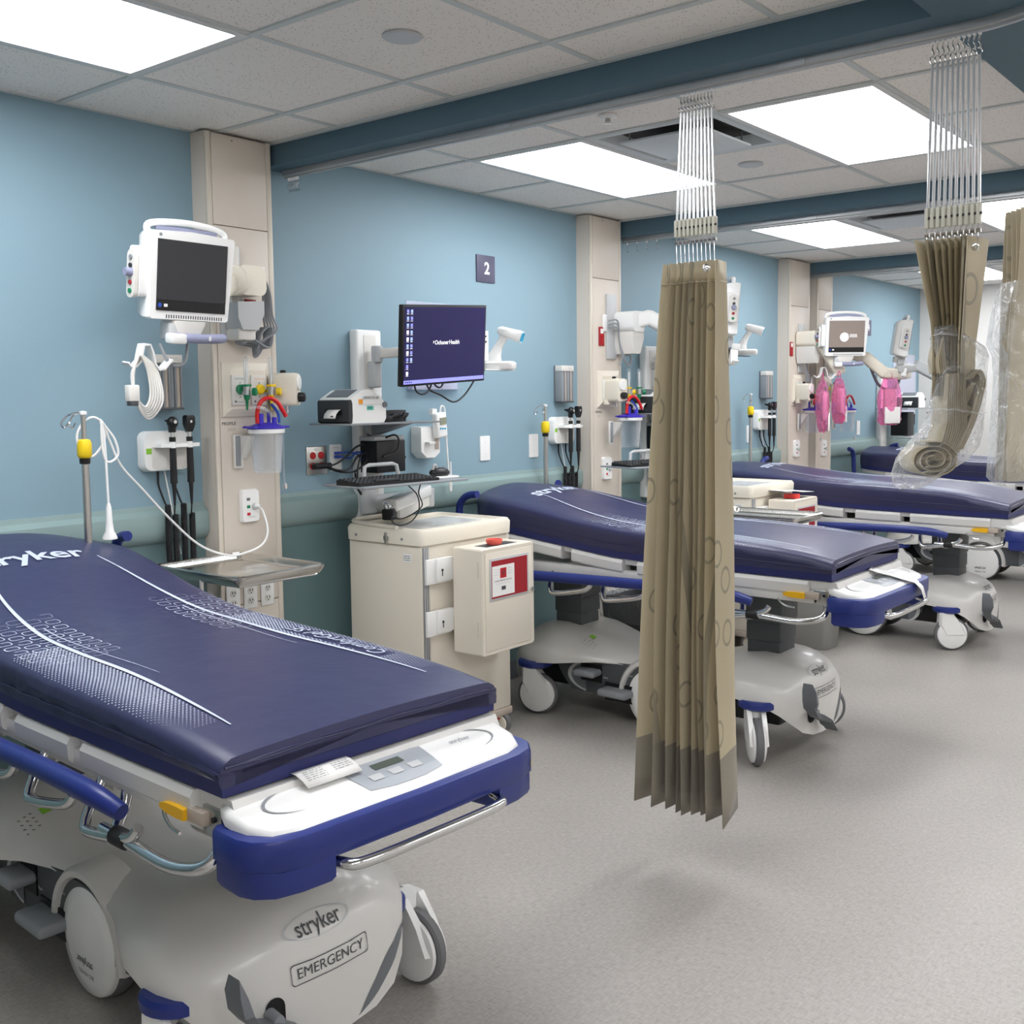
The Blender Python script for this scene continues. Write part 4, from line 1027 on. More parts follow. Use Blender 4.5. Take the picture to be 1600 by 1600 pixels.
MB().cyl((-.012, .012, 0.002), (.0, -.004, -.002), .010, .008, 12).build('plug', 'white', cc)

# ------------------------------------------------------------------ patient monitors
def patient_monitor(label, mount, head, rz, tilt, off=True, roll=0.):
    """arm from a column mount (x, y, z) to a tilted display head (x, y, z = screen centre)"""
    o = thing('patient_monitor', label, 'patient monitor', mount, 0, 'patient monitors')
    Mx, Hx = Vector(mount), Vector(head)
    hd = thing_part('display_head', o); hd.location = Hx-Mx; hd.rotation_mode = 'XYZ'; hd.rotation_euler = (tilt, roll, rz)
    # housing: soft box, a little wider at the top
    L = []
    for y, k, dz in ((-.012, .985, 0), (0, 1., 0), (.03, 1., .0), (.075, .93, .0), (.10, .82, .0)):
        L.append([(px*k, y, pz*k) for px, pz in [(-.165, -.150), (-.157, -.156), (.150, -.156), (.158, -.150), (.176, .13), (.170, .142), (0, .150), (-.160, .142), (-.167, .13)]])
    MB().loft(L).build('housing', 'white_gloss', hd, ang=50)
    MB().tube([(-.155, .03, .135), (-.152, .03, .160), (-.10, .03, .172), (0, .03, .178), (.10, .03, .172), (.152, .03, .158), (.158, .03, .135)], .012, 10, 5).build('top_handle', 'white_gloss', hd)
    MB().bb(-.125, .125, .024, .036, .146, .162, .004).build('alarm_bar', 'lav', hd)
    MB().bb(-.140, .140, -.016, -.010, -.125, .115).build('screen_glass', 'black', hd, smooth=False)
    MB().bb(-.140, .140, -.0172, -.016, -.088, .115).build('screen', 'screen_off' if off else 'screen_brown', hd, smooth=False)
    ic = MB().lathe([(.008, 0), (.001, .0005)], (-.128, -.0165, -.107), (0, -1, 0), 12).build('key_icon', 'plug_blue', hd); 
    MB().bb(-.112, -.098, -.0172, -.016, -.112, -.102).build('key_icon', 'paper', hd, smooth=False)
    MB().lathe([(.006, 0), (.006, .0006), (.0045, .0007), (.001, .0003)], (-.130, -.0125, .129), (0, -1, 0), 16).build('badge', 'midgrey', hd)
    if not off:
        MB().lathe([(.034, 0), (.001, .0004)], (-.02, -.0175, -.01), (0, -1, 0), 28).build('screen_emblem', 'screen_text', hd)
        mb = MB()
        for a in (0, 60, 120):
            mb.tube([(-.02+.022*math.cos(R_(a)), -.0182, -.01+.022*math.sin(R_(a))), (-.02-.012*math.sin(R_(a)), -.0182, -.01+.012*math.cos(R_(a))), (-.02-.022*math.cos(R_(a)), -.0182, -.01-.022*math.sin(R_(a)))], .0016, 5, 4)
        mb.build('emblem_script', 'screen_brown', hd)['kind'] = 'stuff'
        micro_lines(hd, (.022, -.0176, .008), (1, 0, 0), (0, 0, 1), .06, 3, .009, 'screen_text', th=.003)
    mb = MB()
    for i in range(24): mb.bb(-.10+i*.0098, -.10+i*.0098+.004, -.0125, -.009, -.150, -.138)
    mb.build('vent_slots', 'charcoal', hd, smooth=False)['kind'] = 'stuff'
    # left connector pod
    MB().loft([[(x, y, z) for y, z in rr(.065, .17, .014, 4, .035, .0)] for x in (-.195, -.160)]).build('module_pod', 'white', hd)
    pod = MB().loft([[(x, y, z) for y, z in rr(.045, .16, .02, 5, .03, -.01)] for x in (-.213, -.198)]).build('connector_block', 'offwhite', hd)
    for i, m in enumerate(('midgrey', 'charcoal', 'plug_blue', 'red_deep', 'green')):
        MB().cyl((-.213, .028, .045-.028*i), (-.218, .028, .045-.028*i), .008, n=12).build('connector', m, pod)
    MB().cyl((-.210, .028, -.005), (-.236, .028, -.005), .015, .013, 14).build('probe_plug', 'lav', pod)
    # swivel, grab bar, cable hooks
    MB().loft([[(px*k, y, z) for px, y in rr(.14, .09, .02, 4, 0, .03)] for k, z in ((1., -.156), (1., -.168), (.75, -.20))]).build('swivel', 'offwhite', hd)
    MB().bb(-.085, -.03, -.01, .05, -.225, -.165, .008).build('bracket', 'lightgrey', hd)
    gb = MB().tube([(-.07, .0, -.215), (-.03, -.035, -.215), (.03, -.04, -.215), (.10, -.04, -.212), (.125, -.03, -.21)], .017, 12, 5).build('grab_bar', 'lav', hd)
    MB().bb(-.095, -.035, -.05, -.0, -.236, -.20, .008).build('bar_boss', 'white', hd)
    lettering('lock_mark', '8', .022, 'white', gb, (.05, -.0585, -.213), width=.011, bold=.001)
    # cable hooks: flat strip bent into two troughs
    strip = [(a_-.075, b_) for a_, b_ in [(-.165, -.305), (-.155, -.318), (-.135, -.318), (-.118, -.300), (-.112, -.265), (-.108, -.245), (-.085, -.243), (-.072, -.27), (-.062, -.31), (-.045, -.328), (-.025, -.325), (-.008, -.305), (.005, -.292)]]
    L = []
    for i, (a, b_) in enumerate(strip):
        p, q = strip[max(i-1, 0)], strip[min(i+1, len(strip)-1)]; d = Vector((q[0]-p[0], q[1]-p[1])).normalized(); nx, nz = -d.y*.003, d.x*.003
        L.append([(a-nx, -.02, b_-nz), (a+nx, -.02, b_+nz), (a+nx, .02, b_+nz), (a-nx, .02, b_-nz)])
    MB().loft(L).build('cable_hook', 'white', hd, ang=60)
    return o, hd
def arm_link(o, name, m, pts, w_, h_, bev=.012):
    """box-section arm through points given relative to the mount"""
    for a, b_ in zip(pts[:-1], pts[1:]):
        a, b_ = Vector(a), Vector(b_); d = b_-a; L = d.length; q = d.to_track_quat('X', 'Z').to_matrix()
        MB().box((a+b_)/2, (L+w_*.6, w_, h_), bev, 3, q).build(name, m, o)
pm1, hd1 = patient_monitor('wall arm patient monitor with dark blank screen above the front bed', (2.62, -.101, 1.95), (2.225, -.415, 1.985), R_(1), R_(7))
MB().bb(-.055, .045, -.012, 0, -.15, .20, .003).build('wall_channel', 'lightgrey', pm1)
MB().bb(-.02, .022, -.035, -.01, -.05, .205, .003).build('wall_channel_insert', 'offwhite', pm1)
MB().loft([[(x, y, z) for x, z in rr(.13, .115, .03, 5, .012, .065)] for y in (-.13, -.03)]).build('arm_knuckle', 'cream', pm1)
MB().prism([(-.05, -.02), (.075, -.01), (.075, -.06), (.045, -.125), (-.03, -.125), (-.05, -.08)], 'xz', -.115, -.02).build('arm_base', 'lightgrey', pm1)
MB().bb(-.04, .045, -.10, -.015, -.165, -.120, .01).build('base_foot', 'offwhite', pm1)
MB().lathe([(.055, -.02), (.06, 0), (.06, .04), (.05, .05), (.001, .05)], (-.05, -.10, .06), (-1, -.6, 0), 24).build('elbow', 'cream', pm1)
arm_link(pm1, 'arm', 'cream', [(-.09, -.12, .05), (-.27, -.18, -.05), (-.36, -.225, -.13)], .07, .075, .02)
for i in range(5):
    w0 = .008*i
    yy = -.035-.011*i; MB().tube([(.10, -.03, .11-.03*(i % 2)), (.12, -.045, .105-.03*(i % 2)), (.132, yy, .03), (.132+w0*.3, yy, -.06), (.128+w0*.8, yy-.01, -.12), (.115-w0, yy, -.20+.008*i), (.085-w0*.5, yy+.008, -.225+.006*i), (.09+w0*.3, yy+.01, -.15+.006*i), (.125+w0*.4, yy, -.11), (.118, yy-.006, -.19), (.06-w0, yy, -.185+.008*i), (.0, yy, -.175), (-.02, -.05, -.15)], .0045, 7, 6).build('cable', 'midgrey', pm1)
MB().bb(.088, .115, -.075, .0, .055, .13, .003).build('data_plate', 'white', pm1)
for zz in (.075, .105): MB().box((.105, -.04, zz), (.03, .03, .014), .003).build('data_plug', 'midgrey', pm1)
MB().cyl((.09, -.01, -.045), (.085, -.05, -.045), .012, n=12).build('power_plug', 'midgrey', pm1)
MB().tube([(-.10, .02, -.24), (-.085, .0, -.29), (-.05, -.0, -.315), (-.01, 0, -.30), (.02, .03, -.24)], .006, 7, 5).build('hanging_cable', 'midgrey', hd1)
# coiled white leads on the hook, with their box
ld = thing('lead_coil', 'coiled bundle of white sensor leads hanging from the front monitor hook', 'cable', (2.045, -.40, 1.675))
for i in range(6):
    a = .024+.004*i; off_ = -.01+.005*i
    MB().tube([(off_-.02, -.012+.005*i, .03), (off_-a-.016, -.01+.004*i, -.03), (off_-a-.012, -.008, -.10-.006*i), (off_, -.006+.004*i, -.145-.008*i), (off_+a, -.004, -.10-.005*i), (off_+a-.008, -.004+.003*i, -.02), (off_-.012, -.012+.005*i, .03)], .0042, 7, 6, closed=False).build('loop', 'offwhite', ld)
MB().bb(-.075, -.035, -.02, .01, -.125, -.07, .004).build('lead_box', 'offwhite', ld)
MB().bb(-.07, -.04, -.018, .008, -.14, -.124, .003).build('lead_plug', 'ink', ld)

# ------------------------------------------------------------------ computer workstation on the wall
def computer_screen(label, c, rz, tilt, roll, lit=True):
    o = thing('computer_monitor', label, 'computer monitor', c, rz, 'computer monitors'); o.rotation_euler = (tilt, roll, rz)
    w_, h_ = .56, .345
    MB().bb(-w_/2, w_/2, -.004, .022, -h_/2, h_/2, .004).build('housing', 'black', o)
    MB().loft([[(px*k, y, pz*k) for px, pz in rr(w_*.8, h_*.72, .04, 5)] for y, k in ((.02, 1.), (.045, .85))]).build('rear_cover', 'charcoal', o)
    a, b_ = w_/2-.010, h_/2-.010
    MB().bb(-a, a, -.0052, -.004, -b_-.0, b_).build('screen', 'screen_navy' if lit else 'screen_off', o, smooth=False)
    MB().bb(-.07, .07, .04, .07, -.05, .05, .006).build('mount_plate', 'charcoal', o)
    if lit:
        MB().bb(-a, a, -.0058, -.005, -b_, -b_+.016).build('task_bar', 'screen_bar', o, smooth=False)
        for i in range(4): MB().bb(-a+.008+i*.012, -a+.014+i*.012, -.0062, -.0058, -b_+.005, -b_+.011).build('task_icon', 'screen_navy', o, smooth=False)
        rnd = random.Random(5)
        for r_ in range(10):
            for cc_ in range(2 if r_ < 8 else 1):
                x, z = -a+.020+cc_*.024, b_-.020-r_*.029
                m = rnd.choice(('screen_icon', 'screen_text', 'screen_icon', 'screen_bar', 'screen_bar'))
                MB().bb(x-.006, x+.006, -.0062, -.005, z-.005, z+.009).build('desktop_icon', m, o, smooth=False)
                MB().bb(x-.007, x+.007, -.006, -.005, z-.010, z-.0085).build('icon_caption', 'screen_text', o, smooth=False)
        lettering('screen_logo', 'Ochsner', .03, 'screen_text', o, (-.030, -.006, .01), width=.092)
        lettering('screen_logo', 'Health', .03, 'screen_text', o, (.055, -.006, .01), width=.068)
        MB().add([(-.087, -.006, .008), (-.085, -.006, .006), (-.083, -.006, .013), (-.080, -.006, .016), (-.085, -.006, .019)], [(0, 1, 2, 3, 4)]).build('screen_logo_mark', 'screen_text', o, smooth=False)
    return o
def label_printer(p, label, full=True):
    o = thing('label_printer', label, 'label printer', p, 0, 'label printers')
    prof = [(.012, 0), (.0, .015), (.0, .088), (.012, .106), (.075, .140), (.10, .145), (.14, .138), (.185, .112), (.208, .085), (.214, .065), (.214, .02), (.20, 0)]
    MB().prism(prof, 'xz', 0, .195).build('housing', 'white_gloss', o, ang=50)
    MB().prism([(-.003, .008), (-.003, .092), (.004, .10), (.012, .10), (.018, .085), (.019, .03), (.016, .004), (.01, -.001)], 'xz', -.0015, .1965).build('front_cover', 'charcoal', o, ang=50)
    MB().add([(-.0035, .04, .035), (-.0035, .15, .035), (-.0035, .15, .062), (-.0035, .04, .062)], [(0, 1, 2, 3)]).build('paper_slot', 'black', o, smooth=False)
    lbl = sag_slip('label_tongue', None, None, [(-.002, .085, .06), (-.015, .085, .055), (-.03, .085, .04), (-.036, .085, .022)], (0, .075, 0), 0, parent=o)
    MB().bb(-.0375, -.036, .06, .075, .028, .034).build('printed_code', 'ink', o, smooth=False)
    MB().prism([(.020, .1115), (.075, .1415), (.074, .1435), (.019, .1135)], 'xz', .03, .165).build('control_panel', 'slate', o)
    if full:
        lettering('asset_number', 'LBRR010160', .02, 'ink', o, (.125, -.001, .108), width=.092)
        MB().bb(.055, .078, -.001, 0, .082, .102).build('orange_sticker', 'orange', o, smooth=False)
        t = MB().bb(.102, .140, -.001, 0, .055, .074).build('teal_sticker', 'teal_label', o, smooth=False)
        micro_lines(t, (.108, -.0015, .066), (1, 0, 0), (0, 0, 1), .025, 2, .005, th=.003)
    MB().bb(.05, .2145, -.0008, .1, .0785, .0795).build('lid_seam', 'midgrey', o, smooth=False)
    MB().cyl((.205, .004, .078), (.205, -.006, .078), .013, n=16).build('lid_latch', 'slate', o)
def keyboard(p, rz, label):
    o = thing('keyboard', label, 'keyboard', p, rz, 'keyboards')
    MB().loft([[(x, y, z) for y, z in ((-.075, 0), (.075, 0), (.075, zt), (-.075, zt*.55))] for x, zt in ((-.22, .018), (-.215, .022), (.215, .022), (.22, .018))]).build('tray', 'black', o)
    for r_ in range(6):
        for k_ in range(20):
            x, y = -.205+.0215*k_, .06-.0235*r_
            if r_ == 5 and 4 <= k_ <= 9:
                if k_ > 4: continue
                MB().bb(x-.009, x+.117, y-.010, y+.010, .012, .0225, .002, 1).build('key', 'charcoal', o); continue
            zt = .0265-.0022*r_
            kk = bpy.data.objects.new('key', KEY); col.objects.link(kk); kk.parent = o; kk.location = (x, y, zt)
_k = MB().loft([[(px*k, py*k, z) for px, py in rr(.0185, .02, .003, 3)] for k, z in ((1., -.009), (.78, 0))]).build('key', 'charcoal'); KEY = _k.data; bpy.data.objects.remove(_k)
def mouse(p, rz, label):
    o = thing('computer_mouse', label, 'mouse', p, rz, 'computer mice')
    MB().ell((0, 0, .012), (.03, .052, .024), 18, 10).build('shell', 'black', o)
    MB().cyl((-.004, -.022, .033), (.004, -.022, .033), .007, n=10).build('wheel', 'midgrey', o)
def workstation(ox, nm, tray_c, tray_a):
    """white vertical wall track with printer shelf and keyboard arm"""
    o = thing('workstation_mount', 'white vertical wall track with shelf and keyboard tray, '+nm, 'workstation mount', (3.405+ox, 0, 0), group='workstation mounts')
    MB().bb(-.075, .08, -.055, 0, .90, 1.865, .012, 3).build('track', 'white', o)
    MB().bb(-.035, .04, -.058, -.05, .92, 1.84, .003).build('track_channel', 'offwhite', o)
    MB().bb(-.02, .03, -.11, -.05, 1.60, 1.72, .012, 3).build('arm_bracket', 'lightgrey', o)
    MB().lathe([(.022, 1.715), (.026, 1.72), (.026, 1.785), (.022, 1.79), (.001, 1.79)], (.005, -.10, 0), n=20).build('arm_pivot', 'lightgrey', o)
    arm_link(o, 'monitor_arm', 'offwhite', [(.005, -.10, 1.755), (.12, -.28, 1.765), (.14, -.38, 1.77)], .035, .045, .008)
    MB().bb(-.36, .20, -.315, -.05, 1.438, 1.446, .002).build('shelf', 'midgrey', o)
    MB().prism([(-.05, 1.438), (-.30, 1.438), (-.05, 1.375)], 'yz', -.03, .03).build('shelf_bracket', 'midgrey', o)
    MB().loft([[(x, -.07, z) for x, z in ((-.06, 1.435), (.06, 1.435), (.05, 1.395), (.02, 1.375), (-.02, 1.375), (-.05, 1.395))], [(x, -.09, z) for x, z in ((-.06, 1.435), (.06, 1.435), (.05, 1.395), (.02, 1.375), (-.02, 1.375), (-.05, 1.395))]]).build('shelf_boss', 'lightgrey', o)
    # keyboard arm and tray
    MB().lathe([(.038, 1.035), (.04, 1.045), (.04, 1.13), (.036, 1.14), (.001, 1.14)], (-.09, -.12, 0), n=20).build('keyboard_pivot', 'lightgrey', o)
    MB().bb(-.10, .29, -.16, -.07, 1.04, 1.11, .02, 3).build('keyboard_arm', 'lightgrey', o)
    MB().lathe([(.036, 1.035), (.038, 1.045), (.038, 1.12), (.001, 1.13)], (.27, -.14, 0), n=20).build('keyboard_pivot', 'lightgrey', o)
    a = Vector((.24, -.16, 1.115)); b_ = Vector((-.17, -.34, 1.085)); d = (b_-a); q = d.to_track_quat('X', 'Z').to_matrix()
    MB().box((a+b_)/2, (d.length, .075, .055), .012, 3, q).build('lift_arm', 'white_gloss', o)
    MB().box((a+b_)/2+Vector((.02, .01, -.045)), (d.length*.85, .06, .05), .008, 2, q).build('lift_arm_shroud', 'offwhite', o)
    e = b_+d.normalized()*.012
    MB().lathe([(.022, 0), (.022, .006), (.012, .008), (.001, .006)], e, d, 20).build('lift_arm_cap', 'chrome', o)
    MB().box(b_+Vector((-.0, 0, -.035)), (.05, .055, .05), .008, 2, q).build('gas_spring_end', 'black', o)
    tz = tray_c[2]
    T_ = thing_part('keyboard_tray', o); T_.location = Vector(tray_c)-Vector((3.405+ox, 0, 0)); T_.rotation_euler = (0, 0, tray_a)
    MB().bb(-.29, .29, -.14, .14, -.008, 0, .003).build('tray_plate', 'midgrey', T_)
    wr = MB().tube([(-.08, .13, .0), (-.075, .13, .06), (-.05, .13, .068), (.08, .13, .068), (.105, .13, .06), (.12, .13, .0)], .009, 8, 4, smooth=False).build('palm_handle', 'lightgrey', T_)
    MB().bb(.155, .31, -.06, .05, .0, .010, .004).build('mouse_platform', 'white_gloss', T_)
    MB().tube([(.20, -.0, .01), (.20, -.01, .052), (.205, -.012, .060), (.215, -.012, .052), (.215, 0, .01)], .006, 7, 4).build('mouse_strap', 'lightgrey', T_)
    c = Vector(tray_c)
    ra = Matrix.Rotation(tray_a, 3, 'Z')
    keyboard(c+ra @ Vector((-.065, -.02, .0005)), tray_a, 'black keyboard on the tray, '+nm)
    mouse(c+ra @ Vector((.235, -.01, .012)), tray_a+R_(80), 'black mouse on its white platform, '+nm)
    # computer box behind
    pc = thing('desktop_computer', 'small black computer box on the wall track, '+nm, 'computer', (3.42+ox, -.06, 1.215), group='small computers')
    MB().bb(-.09, .09, -.11, 0, 0, .145, .004).build('case', 'black', pc)
    MB().bb(-.095, .095, -.10, -.0, .145, .165, .004).build('cradle', 'lightgrey', pc)
    mb = MB()
    for i in range(7): mb.bb(-.0915, -.089, -.095+.012*i, -.090+.012*i, .03, .11)
    mb.build('vent_slots', 'charcoal', pc, smooth=False)['kind'] = 'stuff'
    for i in range(4): MB().tube([(.09, -.02-.02*i, .10), (.115+.006*i, -.03, .09), (.13, -.04-.01*i, .06), (.115, -.04, .03+.008*i), (.09, -.03-.015*i, .035)], .0035, 6, 4).build('lead', 'black', pc)
workstation(0, 'beside the number 2 sign', (3.23, -.40, 1.195), R_(-4))
workstation(2.45, 'behind the hanging tan curtain', (5.02, -.60, 1.175), R_(-14))
mon = computer_screen('computer monitor with dark blue logo desktop below the number 2 sign', (3.485, -.455, 1.785), R_(2), R_(6), R_(-3.2))
MB().tube([(-.18, .015, -.165), (-.16, .02, -.20), (-.12, .02, -.215), (-.08, .02, -.20), (-.06, .02, -.165)], .004, 7, 5).build('cable', 'black', mon)
MB().tube([(-.10, .02, -.165), (-.07, .02, -.20), (0, .02, -.225), (.09, .02, -.262), (.16, .02, -.24), (.22, .015, -.18), (.255, .01, -.115), (.285, .005, -.09)], .004, 7, 5).build('cable', 'black', mon)
MB().tube([(-.05, .02, -.165), (-.03, .02, -.185), (.0, .02, -.19), (.02, .02, -.165)], .004, 7, 5).build('cable', 'black', mon)
mon3 = computer_screen('dark computer monitor seen nearly edge on beside the tan curtain', (6.06, -.40, 1.90), R_(48), 0, 0, False)
label_printer((3.052, -.30, 1.4465), 'white label printer numbered LBRR010160 on the shelf')
label_printer((5.50, -.28, 1.4465), 'white label printer mostly hidden by the tan curtain', False)
pb = thing('power_strip', 'black power adapter and cord pile on the printer shelf', 'power adapter', (3.30, -.20, 1.4465))
MB().bb(0, .19, 0, .06, 0, .052, .003).build('adapter_tray', 'charcoal', pb)
for i in range(5):
    MB().tube([(.01+.03*i, -.02-.006*i, .012), (.05+.025*i, -.045, .022+.005*(i % 3)), (.09+.02*i, -.03, .035), (.07+.02*i, -.01, .03), (.03+.03*i, -.02, .018)], .005, 7, 5).build('cord', 'black', pb)
MB().bb(.0, .06, -.05, -.01, 0, .028, .006).build('adapter_brick', 'black', pb)
def scanner(p, rz, label):
    o = thing('barcode_scanner', label, 'barcode scanner', p, rz, 'barcode scanners')
    MB().loft([[(px*k, py*k, z) for px, py in rr(.15, .095, .02, 4)] for k, z in ((.93, 0), (1., .008), (1., .03), (.85, .038))]).build('charging_base', 'white_gloss', o)
    MB().loft([[(x0+px, py, z) for px, py in rr(w_, d_, .012, 4)] for x0, w_, d_, z in ((-.03, .07, .06, .034), (-.028, .062, .055, .065), (-.012, .045, .045, .10), (.018, .042, .042, .145), (.03, .05, .045, .165))]).build('grip', 'white_gloss', o)
    d = Vector((.93, 0, -.30)).normalized(); c0 = Vector((.0, 0, .185)); q = d.to_track_quat('X', 'Z').to_matrix()
    L = []
    for t, a, b_ in ((-.005, .018, .014), (.01, .026, .022), (.06, .030, .025), (.10, .034, .028), (.115, .033, .027)):
        L.append([c0+d*t+q @ Vector((0, py, pz)) for py, pz in rr(a*2, b_*2, .012, 4)])
    MB().loft(L).build('head', 'white_gloss', o)
    c1 = c0+d*.1155
    MB().loft([[c1+d*k+q @ Vector((0, py, pz)) for py, pz in rr(.052-w_, .042-w_, .009, 4)] for k, w_ in ((0, 0), (.003, .0), (-.012, .02))]).build('window', 'scan_blue', o)
    MB().tube([(-.07, 0, .015), (-.12, .0, .01), (-.17, .02, .0)], .0035, 6, 4).build('cable', 'black', o)
scanner((3.925, -.40, 1.683), R_(-64), 'white barcode scanner with blue window right of the blue desktop monitor')
o = thing('scanner_bracket', 'white bracket carrying the barcode scanner beside the desktop monitor', 'bracket', (3.80, -.40, 1.68))
MB().bb(-.01, .03, -.012, .0, .04, .18, .002).build('upright', 'white', o)
MB().bb(-.02, .20, -.03, .03, -.003, .002, .001).build('shelf', 'white', o)
for zz in (.155, .13): MB().cyl((.01, -.012, zz), (.01, -.016, zz), .004, n=8).build('screw', 'charcoal', o)
scanner((6.43, -.42, 1.81), R_(-64), 'white barcode scanner with blue window right of the tan curtain')
o = thing('scanner_bracket', 'thin dark bracket carrying the scanner right of the tan curtain', 'bracket', (6.10, -.42, 1.80)); MB().bb(0, .36, -.02, .02, 0, .004, .001).build('shelf', 'charcoal', o)
# acrylic holders on the wall
def acrylic(x0, x1, z0, z1, label):
    o = thing('document_holder', label, 'document holder', (x0, 0, z0))
    MB().bb(0, x1-x0, -.006, -.002, 0, z1-z0, .001).build('back_sheet', 'acrylic', o, smooth=False)
    MB().bb(.005, x1-x0-.04, -.035, -.031, 0, (z1-z0)*.72, .001).build('front_sheet', 'acrylic', o, smooth=False)
    MB().bb(0, x1-x0, -.035, -.002, -.003, 0).build('floor_strip', 'acrylic', o, smooth=False)
acrylic(3.70, 4.06, 1.595, 2.02, 'clear acrylic document holder on the wall behind the desktop monitor')
acrylic(10.35, 10.95, 1.30, 1.93, 'clear acrylic document holder in the farthest bay')
# plates on the wall
o = thing('red_outlet_plate', 'steel wall plate with four red outlets and black plugs, cart bay', 'power outlet', (3.062, 0, 1.217))
MB().bb(0, .117, -.007, 0, 0, .126, .003).build('cover', 'steel', o)
MB().bb(.045, .082, -.0085, -.006, .106, .118).build('label_strip', 'paper', o, smooth=False)
for i, (dx, dz) in enumerate(((.035, .085), (.082, .085), (.035, .038), (.082, .038))):
    MB().lathe([(.0165, 0), (.016, .004), (.001, .005)], (dx, -.006, dz), (0, -1, 0), 18).build('socket', 'red', o)
o = plate(3.198, 0, 1.226, .068, .12, 'white data plate with blue plugs left of the computer track', 'data')
for dz in (.065, .082): MB().bb(.022, .05, -.03, -.006, dz-.006, dz+.006, .002).build('data_plug', 'plug_blue', o)
micro_lines(o, (.018, -.0075, .105), (1, 0, 0), (0, 0, 1), .032, 1, .006)
for x, z, lb in ((4.229, 1.218, 'white blank wall plate below the number 2 sign'), (4.646, 1.214, 'white blank wall plate beside the second infusion pole'), (7.27, 1.19, 'white blank wall plate in the third bay'), (9.43, 1.175, 'white blank wall plate in the farthest bay')):
    o = plate(x, 0, z, .078, .13, lb, 'blank')
    for dz in (.035, .095): MB().cyl((.039, -.006, dz), (.039, -.008, dz), .0035, n=8).build('screw', 'offwhite', o)
# black cords between the outlets and the computer
c2 = [[(3.10, -.035, 1.255), (3.16, -.07, 1.26), (3.22, -.08, 1.29), (3.28, -.09, 1.335), (3.34, -.10, 1.35)],
      [(3.145, -.035, 1.255), (3.18, -.08, 1.235), (3.24, -.09, 1.24), (3.285, -.09, 1.29), (3.34, -.11, 1.31)],
      [(3.145, -.03, 1.25), (3.20, -.08, 1.225), (3.27, -.10, 1.23), (3.33, -.11, 1.28), (3.36, -.12, 1.34), (3.42, -.18, 1.385), (3.45, -.19, 1.36), (3.43, -.19, 1.31), (3.36, -.18, 1.29)],
      [(3.26, -.10, 1.22), (3.25, -.12, 1.16), (3.28, -.12, 1.12), (3.33, -.12, 1.095)],
      [(3.30, -.10, 1.30), (3.27, -.11, 1.25), (3.255, -.12, 1.20), (3.25, -.13, 1.15)]]
cb_ = tubes('cable_tangle', 'tangle of black cords between the red outlets and the black computer', 'cords', c2, .0045, 'black')
for p in ((3.097, -.02, 1.255), (3.144, -.02, 1.255)): MB().box(Vector(p)-Vector(c2[0][0])+Vector((.012, -.004, 0)), (.05, .032, .026), .006).build('plug', 'black', cb_)
tubes('data_cords', 'blue data cords between the data plate and the computer track', 'cords', [[(3.235, -.03, 1.308), (3.27, -.05, 1.31), (3.31, -.06, 1.30), (3.335, -.07, 1.27)], [(3.235, -.03, 1.291), (3.27, -.06, 1.285), (3.30, -.07, 1.31), (3.335, -.08, 1.30)], [(3.30, -.09, 1.11), (3.33, -.09, 1.07), (3.37, -.10, 1.075)]], .004, 'plug_blue')
tubes('charger_cords', 'thin black cords dangling under the keyboard tray onto the cart', 'cords', [[(3.20, -.49, 1.185), (3.245, -.50, 1.14), (3.255, -.50, 1.08), (3.215, -.50, 1.035), (3.15, -.50, 1.02), (3.10, -.50, 1.035), (3.105, -.49, 1.06), (3.16, -.47, 1.045)], [(3.30, -.47, 1.185), (3.275, -.48, 1.145), (3.295, -.48, 1.09), (3.24, -.48, 1.06), (3.18, -.48, 1.045), (3.13, -.48, 1.048)]], .0028, 'black')
# number signs
def sign(x, z, d, label):
    o = thing('number_sign', label, 'number sign', (x, 0, z))
    MB().bb(0, .146, -.008, 0, 0, .140, .002).build('plaque', 'sign', o)
    lettering('numeral', d, .10, 'white', o, (.080, -.0085, .070), bold=.003, width=.042)
sign(4.219, 2.15, '2', 'dark grey square number 2 sign on the blue wall')
sign(9.60, 2.08, '4', 'dark grey number 4 sign in the farthest bay')
# thermometer in its holder
o = thing('thermometer_holder', 'white wall holder with probe thermometer in the cart bay', 'thermometer', (3.72, 0, 1.253))
MB().loft([[(px*k+.07, y, pz*k+.085) for px, pz in [(-.07, -.05), (-.03, -.082), (.03, -.085), (.07, -.06), (.072, .05), (.06, .075), (-.07, .075)]] for y, k in ((0, 1.), (-.05, 1.), (-.065, .93))]).build('holder', 'white', o)
MB().bb(.10, .128, -.067, -.064, .045, .12, .002).build('probe_box_window', 'taupe', o)
MB().bb(.03, .075, -.095, -.05, .075, .085, .002).build('hook', 'white', o)
q = Matrix.Rotation(R_(-6), 3, 'Y')
MB().box((.115, -.085, .165), (.075, .04, .125), .012, 3, q).build('thermometer_body', 'white_gloss', o)
MB().box((.118, -.107, .185), (.046, .004, .034), .001, 1, q).build('display', 'thermo_lcd', o)
for i in range(3): MB().cyl((.10+.016*i, -.105, .148), (.10+.016*i, -.108, .148), .005, n=10).build('key', 'scan_blue', o)
MB().bb(.075, .11, -.075, -.05, .215, .245, .003).build('probe_cover_box', 'white', o)
MB().tube([(.135, -.07, .21), (.14, -.07, .25), (.155, -.07, .258), (.170, -.07, .235), (.175, -.07, .15), (.178, -.075, .03), (.182, -.08, -.09), (.188, -.08, -.155), (.194, -.08, -.165), (.198, -.08, -.14), (.195, -.08, -.02)], .0048, 7, 6).build('probe_cord', 'white', o)

